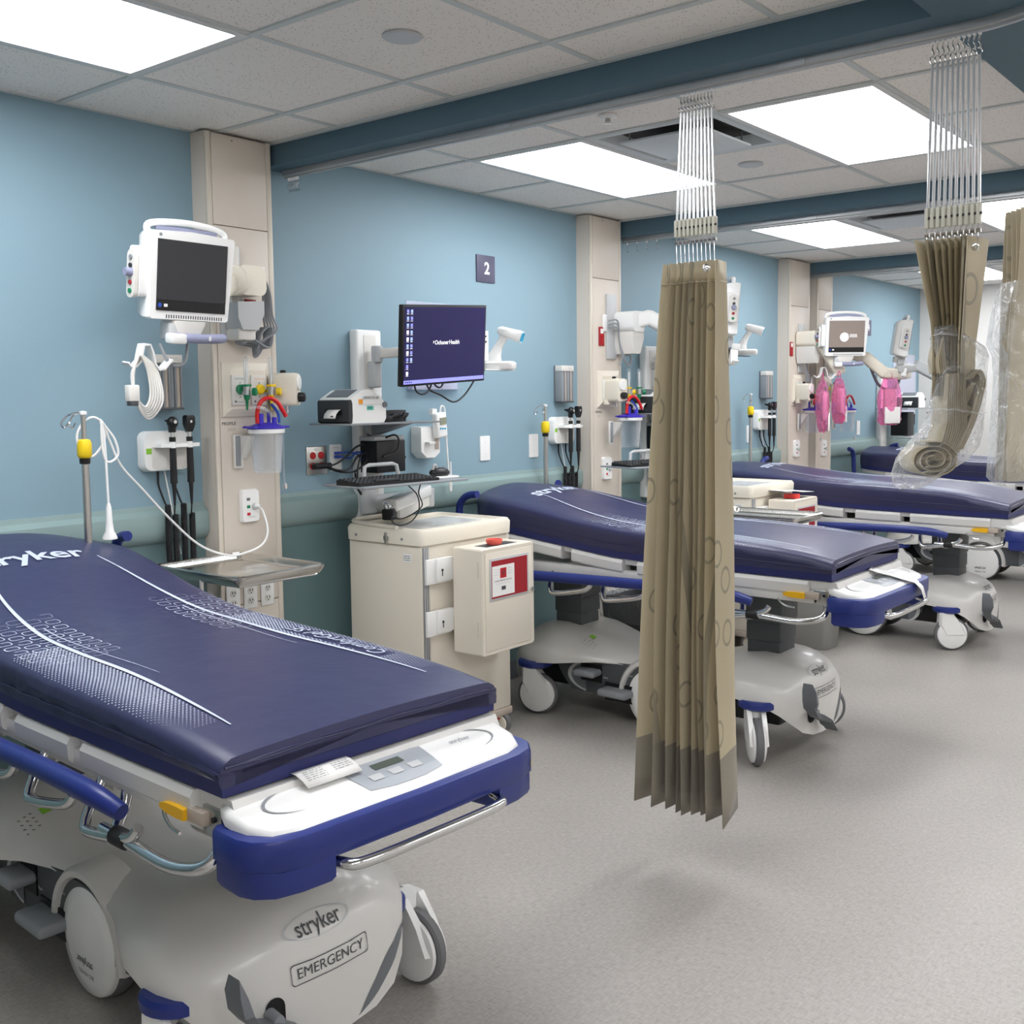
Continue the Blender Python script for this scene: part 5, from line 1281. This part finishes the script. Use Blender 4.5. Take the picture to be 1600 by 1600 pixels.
# ------------------------------------------------------------------ carts
def cart(loc, label, sharps_label, front=True):
    o = thing('supply_cart', label, 'supply cart', loc, 0, 'beige supply carts'); W_, D_ = .575, .44
    MB().bb(0, W_, -D_, 0, .13, .94, .008).build('body', 'beige_plastic', o)
    L = []
    for k, z in ((-.006, .935), (.010, .938), (.012, .99), (.004, 1.005)):
        L.append([(x, y, z) for x, y in rr(W_+2*k, D_+2*k, .03, 5, W_/2, -D_/2)])
    for k, z in ((-.010, 1.006), (-.018, .996), (-.03, .994)):
        L.append([(x, y, z) for x, y in rr(W_+2*k, D_+2*k, .03, 5, W_/2, -D_/2)])
    MB().loft(L).build('top_lid', 'cream', o, ang=40)
    MB().tube([(0.0, -.30, 1.004), (0.0, -.10, 1.012), (.03, -.005, 1.018), (.2, .0, 1.02), (.4, 0, 1.018)], .010, 8, 5).build('back_lip', 'cream', o)
    MB().bb(.10, .50, -.34, -.10, .9945, .9965).build('clear_mat', 'clear', o, smooth=False)
    for y, z in ((-.06, .962), (-.34, .962)): MB().cyl((-.012, y, z), (-.015, y, z), .006, n=10).build('screw', 'midgrey', o)
    MB().bb(-.018, -.012, -.255, -.240, .935, .985, .002).build('latch', 'steel', o)
    MB().bb(-.016, -.012, -.262, -.233, .950, .970, .002).build('latch_bow', 'chrome', o)
    a = MB().bb(-.0012, 0, -.385, -.335, .865, .90).build('asset_label', 'paper', o, smooth=False)
    micro_lines(a, (-.0016, -.338, .888), (0, -1, 0), (0, 0, 1), .04, 3, .008, th=.003)
    for i in range(3): MB().bb(.006+.011*i, .014+.011*i, -D_-.010, -D_+.002, .14, .93, .001).build('mount_rail', 'alu', o)
    for z in (.775, .555):
        br = MB().bb(.005, .155, -D_-.024, -D_-.011, z, z+.105, .002).build('mount_bracket', 'white', o)
        MB().bb(.06, .22, -D_-.034, -D_-.024, z+.008, z+.105, .002).build('bracket_plate', 'white', br)
        MB().cyl((.09, -D_-.034, z+.055), (.09, -D_-.0355, z+.055), .006, n=10).build('keyhole', 'black', br)
        MB().bb(.088, .092, -D_-.0355, -D_-.034, z+.03, z+.05).build('keyhole_slot', 'black', br, smooth=False)
    MB().bb(-.006, W_+.006, -D_-.006, .006, .095, .13, .008).build('base_bumper', 'taupe', o)
    for i, (x, y) in enumerate(((.05, -.05), (W_-.05, -.05), (.05, -D_+.04), (W_-.05, -D_+.04))):
        c = thing_part('caster', o)
        MB().lathe([(.02, -.014), (.05, -.014), (.055, -.008), (.055, .008), (.05, .014), (.02, .014)], (x+.0, y-.01, .055), (1, .3, 0), 24).build('tire', 'tire', c)
        for s in (-1, 1): MB().lathe([(.042, s*.013), (.036, s*.018), (.004, s*.019)], (x, y-.01, .055), (1, .3, 0), 20).build('hub', 'cream', c)
        MB().box((x, y, .088), (.045, .05, .03), .008).build('yoke', 'red_caster' if i == 3 else 'cream', c)
    s = thing('sharps_container', sharps_label, 'sharps box', (loc[0]+.155, loc[1]-D_-.036, .465), 0, 'sharps boxes'); sw, sd, sh = .35, .16, .455
    L = []
    for y, k in ((0, 1.), (-.03, 1.), (-sd+.006, 1.), (-sd, .985)):
        L.append([(px*k+sw/2*(1-k), y, pz*k+sh/2*(1-k)) for px, pz in rr(sw, sh-.0, .012, 4, sw/2, sh/2)])
    MB().loft(L).build('cabinet', 'beige_plastic', s, ang=40)
    MB().bb(.02, sw-.02, -sd-.003, -sd, .02, sh-.02, .001).build('door', 'beige_plastic', s)
    wn = MB().bb(.045, .305, -sd-.006, -sd-.003, sh-.225, sh-.045, .001).build('window_frame', 'lightgrey', s)
    MB().bb(.055, .295, -sd-.0068, -sd-.005, sh-.215, sh-.055).build('red_liner', 'red_deep', wn, smooth=False)
    MB().bb(.058, .205, -sd-.0078, -sd-.0065, sh-.207, sh-.078).build('notice', 'paper', wn, smooth=False)
    nz = thing_part('notice_print', s)
    MB().bb(.110, .150, -sd-.0086, -sd-.0078, sh-.132, sh-.090).build('hazard_square', 'red', nz, smooth=False)
    c0 = Vector((.130, -sd-.009, sh-.111))
    for a in (90, 210, 330):
        cc_ = c0+Vector((.0075*math.cos(R_(a)), 0, .0075*math.sin(R_(a))))
        MB().tube([cc_+Vector((.0065*math.cos(R_(a+t)), 0, .0065*math.sin(R_(a+t)))) for t in range(35, 330, 36)], .0012, 5, 2).build('hazard_mark', 'ink', nz)
    lettering('notice_title', 'SHARPS DISPOSAL SERVICES', .012, 'ink', nz, (.130, -sd-.0083, sh-.143), width=.112)
    micro_lines(nz, (.085, -sd-.0083, sh-.156), (1, 0, 0), (0, 0, 1), .09, 1, .006, 'ink_light')
    for x in (.07, .158): micro_lines(nz, (x, -sd-.0083, sh-.095), (1, 0, 0), (0, 0, 1), .032, 3, .011, 'ink_light')
    MB().bb(.118, .145, -sd-.0085, -sd-.0078, sh-.184, sh-.168).build('maker_mark', 'ink', nz, smooth=False)
    for z0, z1 in ((sh-.12, sh-.05), (.08, .15)): MB().cyl((-.001, -sd+.02, z0), (-.001, -sd+.02, z1), .004, n=8).build('hinge', 'beige_trim', s)
    lk = MB().cyl((sw-.022, -sd-.003, sh-.21), (sw-.022, -sd-.012, sh-.21), .010, n=14).build('lock', 'chrome', s)
    MB().bb(.07, .27, -.13, -.06, sh-.002, sh+.001).build('slot', 'charcoal', s, smooth=False)
    if front: MB().lathe([(.030, 0), (.036, .012), (.036, .022), (.030, .022), (.026, .006), (.001, .005)], (.165, -.09, sh+.001), n=24).build('red_cap', 'coral', s)
    else:
        MB().bb(.10, .16, -.13, -.05, sh-.0, sh+.028, .002).build('red_flap', 'red_caster', s)
    return o
cart((3.155, -.165, 0), 'beige wheeled supply cart below the desktop monitor', 'beige sharps box with red window on the cart, coral cap on top')
cart((5.76, -.36, 0), 'beige wheeled supply cart behind the second bed, mostly hidden', 'beige sharps box with red flap beside the third bed', False)
o = thing('paper_sheet', 'white paper sheet lying on the sharps box beside the third bed', 'paper', (6.05, -.86, .951))
sag_slip('sheet', None, None, [(-.10, 0, .02), (-.02, -.02, .018), (.08, -.03, .006), (.2, -.05, .0)], (.04, .16, 0), 0, parent=o)
# instrument trays on stands
def tray_stand(x, y, z, w_, d_, label):
    o = thing('instrument_tray_stand', label, 'tray stand', (x, y, 0), 0, 'steel instrument trays')
    L = []
    for k, zz in ((-.012, z-.018), (-.002, z-.006), (.004, z+.004), (.004, z+.012), (-.003, z+.016), (-.012, z+.012), (-.018, z-.004), (-.030, z-.012)):
        L.append([(a, b_, zz) for a, b_ in rr(w_+2*k, d_+2*k, max(.035+k, .01), 6)])
    MB().loft(L).build('tray', 'brushed', o, ang=50)
    MB().tube([(-w_/2+.03, -d_/2+.03, z-.022), (w_/2-.03, -d_/2+.03, z-.022), (w_/2-.03, d_/2-.03, z-.022), (-w_/2+.03, d_/2-.03, z-.022)], .007, 8, 1, smooth=False, closed=True).build('frame', 'chrome', o)
    MB().cyl((-w_/2+.03, 0, .05), (-w_/2+.03, 0, z-.02), .011, n=12).build('post', 'chrome', o)
    MB().tube([(w_/2, -d_/2, .03), (-w_/2+.03, -d_/2, .03), (-w_/2+.03, d_/2, .03), (w_/2, d_/2, .03)], .013, 8, 1, smooth=False).build('base', 'chrome', o)
    for a, b_ in ((w_/2, -d_/2), (w_/2, d_/2), (-w_/2+.03, -d_/2), (-w_/2+.03, d_/2)):
        MB().lathe([(.005, -.008), (.016, -.008), (.017, 0), (.016, .008), (.005, .008)], (a, b_, .017), (0, 1, 0), 14).build('foot_wheel', 'black_rubber', o)
tray_stand(2.42, -.375, .925, .40, .52, 'steel instrument tray between the front bed and the nearest column')
tray_stand(5.16, -1.17, .915, .36, .52, 'steel instrument tray between the second bed and the curtain')
# bins
def bin_(x, y, w_, d_, h_, m, label, bag=False):
    o = thing('waste_bin', label, 'waste bin', (x, y, 0), 0)
    L = [[(a, b_, z) for a, b_ in rr(w_*k, d_*k, .05*k, 6)] for k, z in ((.80, 0), (.82, .006), (.97, h_-.04), (1., h_-.038), (1., h_), (.96, h_), (.94, h_-.05), (.80, .03))]
    MB().loft(L).build('bucket', m, o, ang=40)
    if bag:
        L = []
        for i, (k, z) in enumerate(((1.0, h_-.14), (1.03, h_-.12), (1.045, h_-.05), (1.04, h_+.006), (1.0, h_+.012), (.9, h_-.02))):
            L.append([(a*(1+.012*math.sin(9*j+i)), b_*(1+.012*math.cos(7*j)), z+.008*math.sin(5*j)*(i < 2)) for j, (a, b_) in enumerate(rr(w_*k, d_*k, .05, 6))])
        lb = MB().loft(L, caps=False).build('bag_liner', 'film', o)
        MB().ell((-w_*.2, -d_*.54, h_-.13), (.022, .018, .035), 12, 8).build('bag_knot', 'film', lb)
bin_(4.98, -.52, .36, .34, .46, 'bin_dark', 'dark grey waste bin with clear bag behind the second bed', True)
bin_(6.18, -1.02, .24, .30, .36, 'bin_grey', 'small light grey waste bin beside the third bed')

# ------------------------------------------------------------------ third and fourth bay monitors
def gas_arm(o, base, pts, m='cream'):
    MB().bb(base[0]-.05, base[0]+.05, base[1]-.012, base[1], base[2]-.16, base[2]+.22, .003).build('wall_channel', 'lightgrey', o)
    arm_link(o, 'arm', m, pts, .075, .09, .022)
    p0 = Vector(pts[0]); b0 = Vector(base)
    MB().loft([[(p0.x+x, y, p0.z+z) for x, z in rr(.13, .12, .03, 5)] for y in (p0.y-.045, b0.y-.01)]).build('arm_knuckle', m, o)
    MB().prism([(p0.x-.06, p0.z-.06), (p0.x+.06, p0.z-.055), (p0.x+.06, p0.z-.10), (p0.x+.02, p0.z-.19), (p0.x-.04, p0.z-.19), (p0.x-.06, p0.z-.13)], 'xz', p0.y-.04, b0.y-.01).build('arm_base', 'offwhite', o)
pm2, hd2 = patient_monitor('patient monitor on a long cream arm, hidden behind the tan curtain', (5.36, -.101, 1.93), (5.73, -.68, 2.05), R_(38), R_(4))
gas_arm(pm2, (-.05, 0, 0), [(.04, -.10, .06), (.12, -.16, .085), (.40, -.40, -.10)], 'white')
for i in range(3): MB().tube([(-.11, -.03, .06-.02*i), (-.06, -.06, .06-.02*i), (-.03, -.05, -.05), (.0, -.06, -.14-.01*i), (.05+.01*i, -.06, -.20), (.08, -.06, -.15), (.04, -.06, -.11-.012*i), (-.01, -.06, -.15), (-.02, -.05, -.20)], .005, 7, 6).build('cable', 'midgrey', pm2)
MB().bb(-.135, -.10, -.012, 0, .0, .10, .003).build('data_plate', 'white', pm2)
pm4, hd4 = patient_monitor('patient monitor with a round logo on its grey screen, far bays', (7.99, -.101, 1.88), (8.02, -.46, 1.995), R_(-46), R_(5), False)
gas_arm(pm4, (0, 0, 0), [(-.04, -.12, .10), (.0, -.20, .02), (.06, -.30, -.16)])
for i in range(3): MB().tube([(-.09, -.03, .10-.03*i), (-.04, -.06, .11-.03*i), (-.02, -.06, -.05), (-.03+.02*i, -.06, -.18), (.02, -.06, -.24), (.03, -.06, -.17), (-.02, -.06, -.22-.01*i)], .006, 7, 5).build('cable', 'midgrey', pm4)
pm5, hd5 = patient_monitor('farthest patient monitor, turned sideways on its arm', (8.50, -.101, 1.85), (8.76, -.67, 1.99), R_(26), R_(8))
gas_arm(pm5, (0, 0, 0), [(.0, -.10, .06), (-.16, -.40, -.02), (-.10, -.52, -.14), (.10, -.56, -.15), (.30, -.56, -.14)])
MB().tube([(-.14, -.42, -.08), (-.05, -.45, -.22), (.03, -.50, -.27), (.12, -.54, -.25), (.17, -.55, -.19)], .011, 8, 5).build('arm_cable', 'slate', pm5)
# pink bags of accessories hanging under the two far monitors
def pink_bag(p, rz, w_, h_, label, seed=1):
    o = thing('pink_bag', label, 'plastic bag', p, rz, 'pink accessory bags'); rnd = random.Random(seed)
    L = []
    for i in range(11):
        t = i/10; z = -h_*t; k = (.55+.45*min(1, t*3)) if t < .9 else 1-.25*(t-.9)/.1; d_ = .012+.04*math.sin(PI*min(1, t*1.05))**.7
        L.append([(w_/2*k*math.cos(a)+.008*rnd.uniform(-1, 1), d_*math.sin(a)+.006*rnd.uniform(-1, 1), z+.01*rnd.uniform(-1, 1)) for a in [2*PI*j/18 for j in range(18)]])
    MB().loft(L).build('film', 'pink_film', o)
    MB().bb(-w_*.28, w_*.22, -.03, .01, -h_*.78, -h_*.22, .012).build('cuff', 'offwhite', o)
    MB().bb(-w_*.34, w_*.30, -.045, -.03, -h_*.98, -h_*.62, .004).build('paper_insert', 'paper', o)
    MB().tube([(-.02, 0, 0), (-.012, 0, .04), (.0, 0, .06), (.012, 0, .04), (.02, 0, 0)], .004, 6, 4).build('tie', 'pink_film', o)
pink_bag((7.88, -.335, 1.655), R_(40), .15, .40, 'narrow pink plastic bag under the round logo monitor, left one', 1)
pink_bag((7.97, -.43, 1.665), R_(60), .13, .34, 'narrow pink plastic bag under the round logo monitor, right one', 2)
pink_bag((8.43, -.66, 1.665), R_(-30), .23, .36, 'wide pink plastic bag of cuffs under the farthest monitor', 3)
# swing arm with computer, seen left of the bagged curtain
o = thing('swing_mount', 'pale blue grey swing arm with black cable left of the bagged curtain', 'swing arm', (8.60, -.70, 1.70))
arm_link(o, 'link', 'lightgrey', [(-.05, .02, .04), (.12, -.06, .05)], .05, .06, .012)
arm_link(o, 'link', 'diffuser', [(.13, -.07, .07), (.42, -.36, -.14)], .075, .085, .014)
MB().tube([(.16, -.12, .02), (.30, -.25, -.10), (.40, -.35, -.22), (.44, -.38, -.16)], .010, 7, 5).build('cable', 'black', o)
o = thing('workstation_mount', 'white vertical wall track with black computer and printer, farthest bay', 'workstation mount', (9.98, 0, 0), group='workstation mounts')
MB().bb(-.075, .08, -.055, 0, .90, 1.80, .012, 3).build('track', 'white', o)
MB().bb(-.2, .5, -.34, -.05, 1.40, 1.41, .002).build('shelf', 'midgrey', o)
MB().bb(-.1, .5, -.5, -.2, 1.13, 1.145, .004).build('keyboard_tray', 'lightgrey', o)
o = thing('desktop_computer', 'small black computer box with cords, farthest bay', 'computer', (10.12, -.18, 1.15), group='small computers')
MB().bb(-.09, .09, -.08, .08, 0, .22, .006).build('case', 'black', o)
for i in range(4): MB().tube([(.09, -.02, .16), (.14+.02*i, -.04, .18), (.18, -.05, .12+.02*i), (.13, -.04, .06), (.09, -.03, .08)], .006, 6, 5).build('lead', 'black', o)
label_printer((10.18, -.30, 1.411), 'white label printer beside a pink bag, farthest bay', False)

# ------------------------------------------------------------------ privacy curtains
def uv_sheet(rows, us, vs_, name, m, parent, thick=.0018, smooth=True):
    """sheet through rows of points with UVs in metres"""
    n = len(rows[0]); me = bpy.data.meshes.new(name)
    V = [tuple(p) for r_ in rows for p in r_]; F = []; UV = []
    for i in range(len(rows)-1):
        for j in range(n-1):
            F.append((i*n+j, i*n+j+1, (i+1)*n+j+1, (i+1)*n+j)); UV += [(us[j], vs_[i]), (us[j+1], vs_[i]), (us[j+1], vs_[i+1]), (us[j], vs_[i+1])]
    me.from_pydata(V, [], F); ul = me.uv_layers.new(name='UVMap')
    for l, u in zip(ul.data, UV): l.uv = u
    me.polygons.foreach_set('use_smooth', [smooth]*len(F)); me.set_sharp_from_angle(angle=R_(35))
    me.materials.append(M[m]); o = bpy.data.objects.new(name, me); col.objects.link(o); o.parent = parent
    s = o.modifiers.new('thickness', 'SOLIDIFY'); s.thickness = thick; s.offset = 0
    return o
def hangers(o, pos, z_hook, z_rod, z_clip, z_fab):
    """one strand per carrier: hook, ring, two clear strands, clip, snap"""
    n = len(pos)
    for i, (x, y, xb, yb) in enumerate(pos):
        MB().box((x, y, z_hook+.004), (.010, .008, .016), .002).build('carrier', 'white', o)
        MB().tube([(x, y, z_hook-.004), (x+.003, y+.003, z_hook-.016), (x-.002, y-.003, z_hook-.028), (x+.003, y, z_hook-.038)], .0022, 5, 3).build('hook', 'steel', o)
        MB().tube([(x+.010*math.cos(a), y-.004*math.cos(a), z_hook-.046+.010*math.sin(a)) for a in [2*PI*k/10 for k in range(10)]], .0016, 5, 2, closed=True).build('ring', 'chrome', o)
        st = thing_part('strand', o)
        for s in (-1, 1):
            MB().tube([(x+s*.0045, y+s*.002, z_hook-.055), (xb+s*.0045, yb+s*.002, z_rod)], .0036, 6, 1, smooth=False).build('clear_strip', 'mesh_white', st)
        MB().box((xb, yb, (z_rod+z_clip)/2), (.022, .0105, z_rod-z_clip), .003).build('clip', 'clip', o)
        q = Vector((-.55, -.45, 0)).normalized()
        MB().cyl(Vector((xb, yb, (z_rod+z_clip)/2))+q*.008, Vector((xb, yb, (z_rod+z_clip)/2))+q*.0135, .0038, n=10).build('clip_hole', 'black', o)
        MB().cyl((xb, yb+.006, z_clip-.016), (xb, yb-.006, z_clip-.016), .006, n=8).build('snap', 'steel', o)
        MB().tube([(xb, yb, z_clip), (xb, yb+.003, z_clip-.016), (xb, yb, z_fab)], .0014, 5, 2).build('link', 'chrome', o)
def lerp(a, b, t): return a+(b-a)*t
# 1: the tan curtain hanging free in the middle of the picture
c1 = thing('privacy_curtain', 'tan pleated curtain hanging free in the middle, with grey hem band', 'curtain', (2.97, -2.0, 0), group='privacy curtains')
NP = 8; rnd = random.Random(11)
jx = [rnd.uniform(.75, 1.2) for _ in range(2*NP+1)]; jy = [rnd.uniform(-.3, .3) for _ in range(2*NP+1)]; jb = [rnd.uniform(-.5, .5) for _ in range(2*NP+1)]
wts = [1.0+(1.5 if k in (0, 1, 2*NP-1) else .7 if k in (2, 3, 2*NP-2) else 0) for k in range(2*NP)]
cum = [0]
for k in wts: cum.append(cum[-1]+k)
zs = [1.962, 1.90, 1.84, 1.75, 1.6, 1.45, 1.3, 1.2, 1.1, .95, .8, .68, .6, .5, .4, .3, .215]
rows = []
for z in zs:
    t = (1.962-z)/(1.962-.215); r_ = []
    ya, yb = lerp(-1.905, -1.812, t**.8)+2.0, lerp(-2.092, -2.150, t**.9)+2.0
    A = lerp(.048, .088, min(1, t*1.6))
    wob = .010*math.sin(z*7)
    for j in range(2*NP+1):
        u = lerp(j/(2*NP), cum[j]/cum[-1], min(1, .25+t))
        y = lerp(ya, yb, u)+jy[j]*.006+jb[j]*.014*t*math.sin(3*t+j)
        x = (1 if j % 2 else -1)*A*lerp(1, jx[j], .3+.7*t)+wob*.3+.008*t*math.sin(j*1.7+6*t)
        if j == 0: x = -A*.8
        r_.append((x, y, z+(.012*jb[j] if z < .22 else 0)))
    rows.append(r_)
fine_rows = []; fu = []
for r_ in rows: fine_rows.append([Vector(p) for p in r_])
us = [.18*j for j in range(2*NP+1)]
uv_sheet(fine_rows, us, zs, 'fabric', 'curtain', c1)
uv_sheet([[Vector(p)+Vector((-.0015, -.0015, 0)) for p in fine_rows[1]], [Vector(p)+Vector((-.0015, -.0015, -.003)) for p in fine_rows[1]]], us, [1.9, 1.897], 'header_seam', 'curtain_plain', c1)
MB().lathe([(.012, 0), (.012, .003), (.006, .005), (.001, .004)], (fine_rows[0][-1]+fine_rows[1][-1])/2+Vector((-.035, .012, .0)), (-.6, -.8, 0), 16).build('grommet', 'chrome', c1)
hangers(c1, [(0, 2.0-1.945-.0118*i, -.0+.006*i*0, 2.0-1.930-.0148*i) for i in range(10)], 2.478, 2.098, 2.045, 1.955)
# 2: the bagged curtain
bx, by = 2.97, -2.775
c2_ = thing('privacy_curtain', 'gathered tan curtain rolled up inside a clear plastic bag', 'curtain', (bx, by, 0), group='privacy curtains')
hangers(c2_, [(0, .062-.0132*i, 0, .068-.0148*i) for i in range(10)], 2.478, 2.045, 1.990, 1.945)
zs2 = [1.958, 1.92, 1.87, 1.80, 1.74, 1.68, 1.60, 1.54]
rows = []
for z in zs2:
    t = (1.958-z)/(1.958-1.54); ya, yb = lerp(.085, .035, min(1, t*1.7)), lerp(-.074, -.05, min(1, t*1.5)); A = lerp(.052, .035, t)
    rows.append([Vector(((1 if j % 2 else -1)*A*(1 if j < 15 else 1.25), lerp(ya, yb, (j/17)**.8 if j < 15 else .62+.19*(j-15)), z)) for j in range(18)])
uv_sheet(rows, [.12*j for j in range(18)], [z+4 for z in zs2], 'fabric', 'curtain', c2_)
MB().lathe([(.011, 0), (.011, .003), (.006, .005), (.001, .004)], (-.055, -.072, 1.925), (-.62, -.78, 0), 16).build('grommet', 'chrome', c2_)
RV = Vector((.62, -.785, 0)); FV = Vector((.785, .62, 0))
def scr(a, z, d=0.): return RV*a+FV*d+Vector((0, 0, z))
# layers of folded cloth inside the bag, running down and around into a roll
def layer(path, d0, d1, nm='folded_layer', m='curtain_plain', th=.0022):
    P = [Vector((a, z)) for a, z in path]; Q = []
    for i in range(len(P)-1):
        a, b, c, d = P[max(i-1, 0)], P[i], P[i+1], P[min(i+2, len(P)-1)]
        for k in range(5):
            t = k/5; Q.append(.5*((2*b)+(c-a)*t+(2*a-5*b+4*c-d)*t*t+(3*b-a-3*c+d)*t**3))
    Q.append(P[-1])
    rows = [[scr(q.x, q.y, d) for q in Q] for d in (d0, d1)]
    us = [0]
    for a, b in zip(Q[:-1], Q[1:]): us.append(us[-1]+(b-a).length)
    uv_sheet(rows, us, [4, 4.1], nm, m, c2_, th)
for i in range(10):
    o_ = i*.0058
    layer([(-.022+o_*.8, 1.60), (-.024+o_*.9, 1.53), (-.026+o_, 1.46), (-.045+o_, 1.40), (-.065+o_*1.1, 1.37)], -.05, .06)
for i in range(6):   # wavy folds on the right
    o_ = i*.0075
    layer([(.050-o_*.2, 1.575), (.035-o_*.6, 1.535), (.022+o_*.6, 1.50), (.030-o_*.8, 1.465), (.012+o_*.2, 1.425), (-.004+o_*.4, 1.39)], -.045, .06)
for i in range(4): layer([(.02+.006*i, 1.585), (.048+.003*i, 1.60+.003*i), (.060+.004*i, 1.585), (.055+.004*i, 1.54), (.035+.004*i, 1.47), (.005+.004*i, 1.40)], -.055, .06)
for i in range(5): layer([(-.02-.004*i, 1.60), (-.045-.004*i+.02, 1.64), (-.03+.0*i, 1.70)], -.03, .05)
sp_ = []
for k in range(64):
    th = k/63*2*PI*3.1+1.2; r0 = .014+.046*k/63; sp_.append((-.060+r0*1.12*math.cos(th), 1.372+r0*.82*math.sin(th)))
layer(sp_, -.06, .06, 'rolled_end')
L = []
for z, a, hw, dp in ((1.725, -.008, .040, .040), (1.70, -.004, .045, .05), (1.665, .022, .070, .06), (1.64, .030, .068, .065), (1.60, .028, .066, .07), (1.55, .024, .068, .075), (1.50, .018, .072, .078), (1.45, .006, .080, .08), (1.41, -.016, .092, .08), (1.37, -.045, .092, .08), (1.335, -.075, .075, .07), (1.305, -.10, .048, .05), (1.295, -.108, .02, .02)):
    L.append([scr(a+hw*math.cos(q)*(1+.03*math.sin(5*q+z*60)), z+.006*math.sin(3*q+z*40), dp*math.sin(q)*(1+.05*math.sin(4*q+z*50))) for q in [2*PI*j/28 for j in range(28)]])
MB().loft(L).build('plastic_bag', 'film', c2_, ang=60)
for z in (1.70, 1.50): MB().tube([scr((.046 if z > 1.6 else .072)*math.cos(q)-.004+(.022 if z < 1.6 else 0), z+.006*math.sin(2*q), (.052 if z > 1.6 else .08)*math.sin(q)) for q in [2*PI*j/20 for j in range(20)]], .003, 5, 2, closed=True).build('bag_tape', 'film', c2_)
# 3: bagged curtain cut by the right edge
c3 = thing('privacy_curtain', 'flat folded tan curtain in clear plastic at the right edge of the picture', 'curtain', (2.60, -3.03, 0), group='privacy curtains')
zs3 = [1.968, 1.90, 1.84, 1.80, 1.7, 1.6, 1.5, 1.42, 1.345]
for q, off in enumerate((0, .016, .032, .048, .064)):
    rows = []
    for z in zs3:
        wv_ = .006*math.sin(z*9+q)
        nar = .0 if z > 1.82 else .012*math.sin(min(1, (1.82-z)/.4)*PI/2)
        rows.append([Vector((a*1.0+FV.x*off, -a*.72*1.0+FV.y*off, z-.006*math.cos(a*9)*(z > 1.95)))+Vector((wv_, wv_, 0)) for a in [(.0-nar)+.044*i for i in range(9)]])
    uv_sheet(rows, [.044*i*1.2+q for i in range(9)], [z+3+q for z in zs3], 'folded_panel', 'curtain_plain' if q else 'curtain_plain', c3)
rows = [[Vector((a-.0015, -a*.72-.0025, z)) for a in [.044*i for i in range(9)]] for z in (1.865, 1.861)]
uv_sheet(rows, [.05*i for i in range(9)], [0, .01], 'header_seam', 'curtain_plain', c3)
L = []
for z, k in ((1.80, .0), (1.77, .012), (1.72, .022), (1.66, .030), (1.63, .016), (1.58, .012), (1.48, .016), (1.40, .020), (1.35, .022), (1.335, .010)):
    L.append([Vector((a_*1.0+FV.x*b_, -a_*.72+FV.y*b_, z+.006*math.sin(j*1.3))) for j, (a_, b_) in enumerate([(-k-.004, -.012), (.06, -.016-k*.3), (.18, -.016-k*.3), (.37, -.014), (.37, .08), (.18, .085+k*.3), (.06, .085+k*.3), (-k-.004, .075)])])
MB().loft(L, caps=False).build('plastic_bag', 'film', c3, ang=50)
for i in range(8): MB().tube([(.02+.04*i, -.015-.029*i, 1.965), (.02+.04*i, -.012-.03*i, 2.2), (.02+.04*i, -.01-.03*i, 2.475)], .003, 6, 1, smooth=False).build('strand', 'strand', c3)
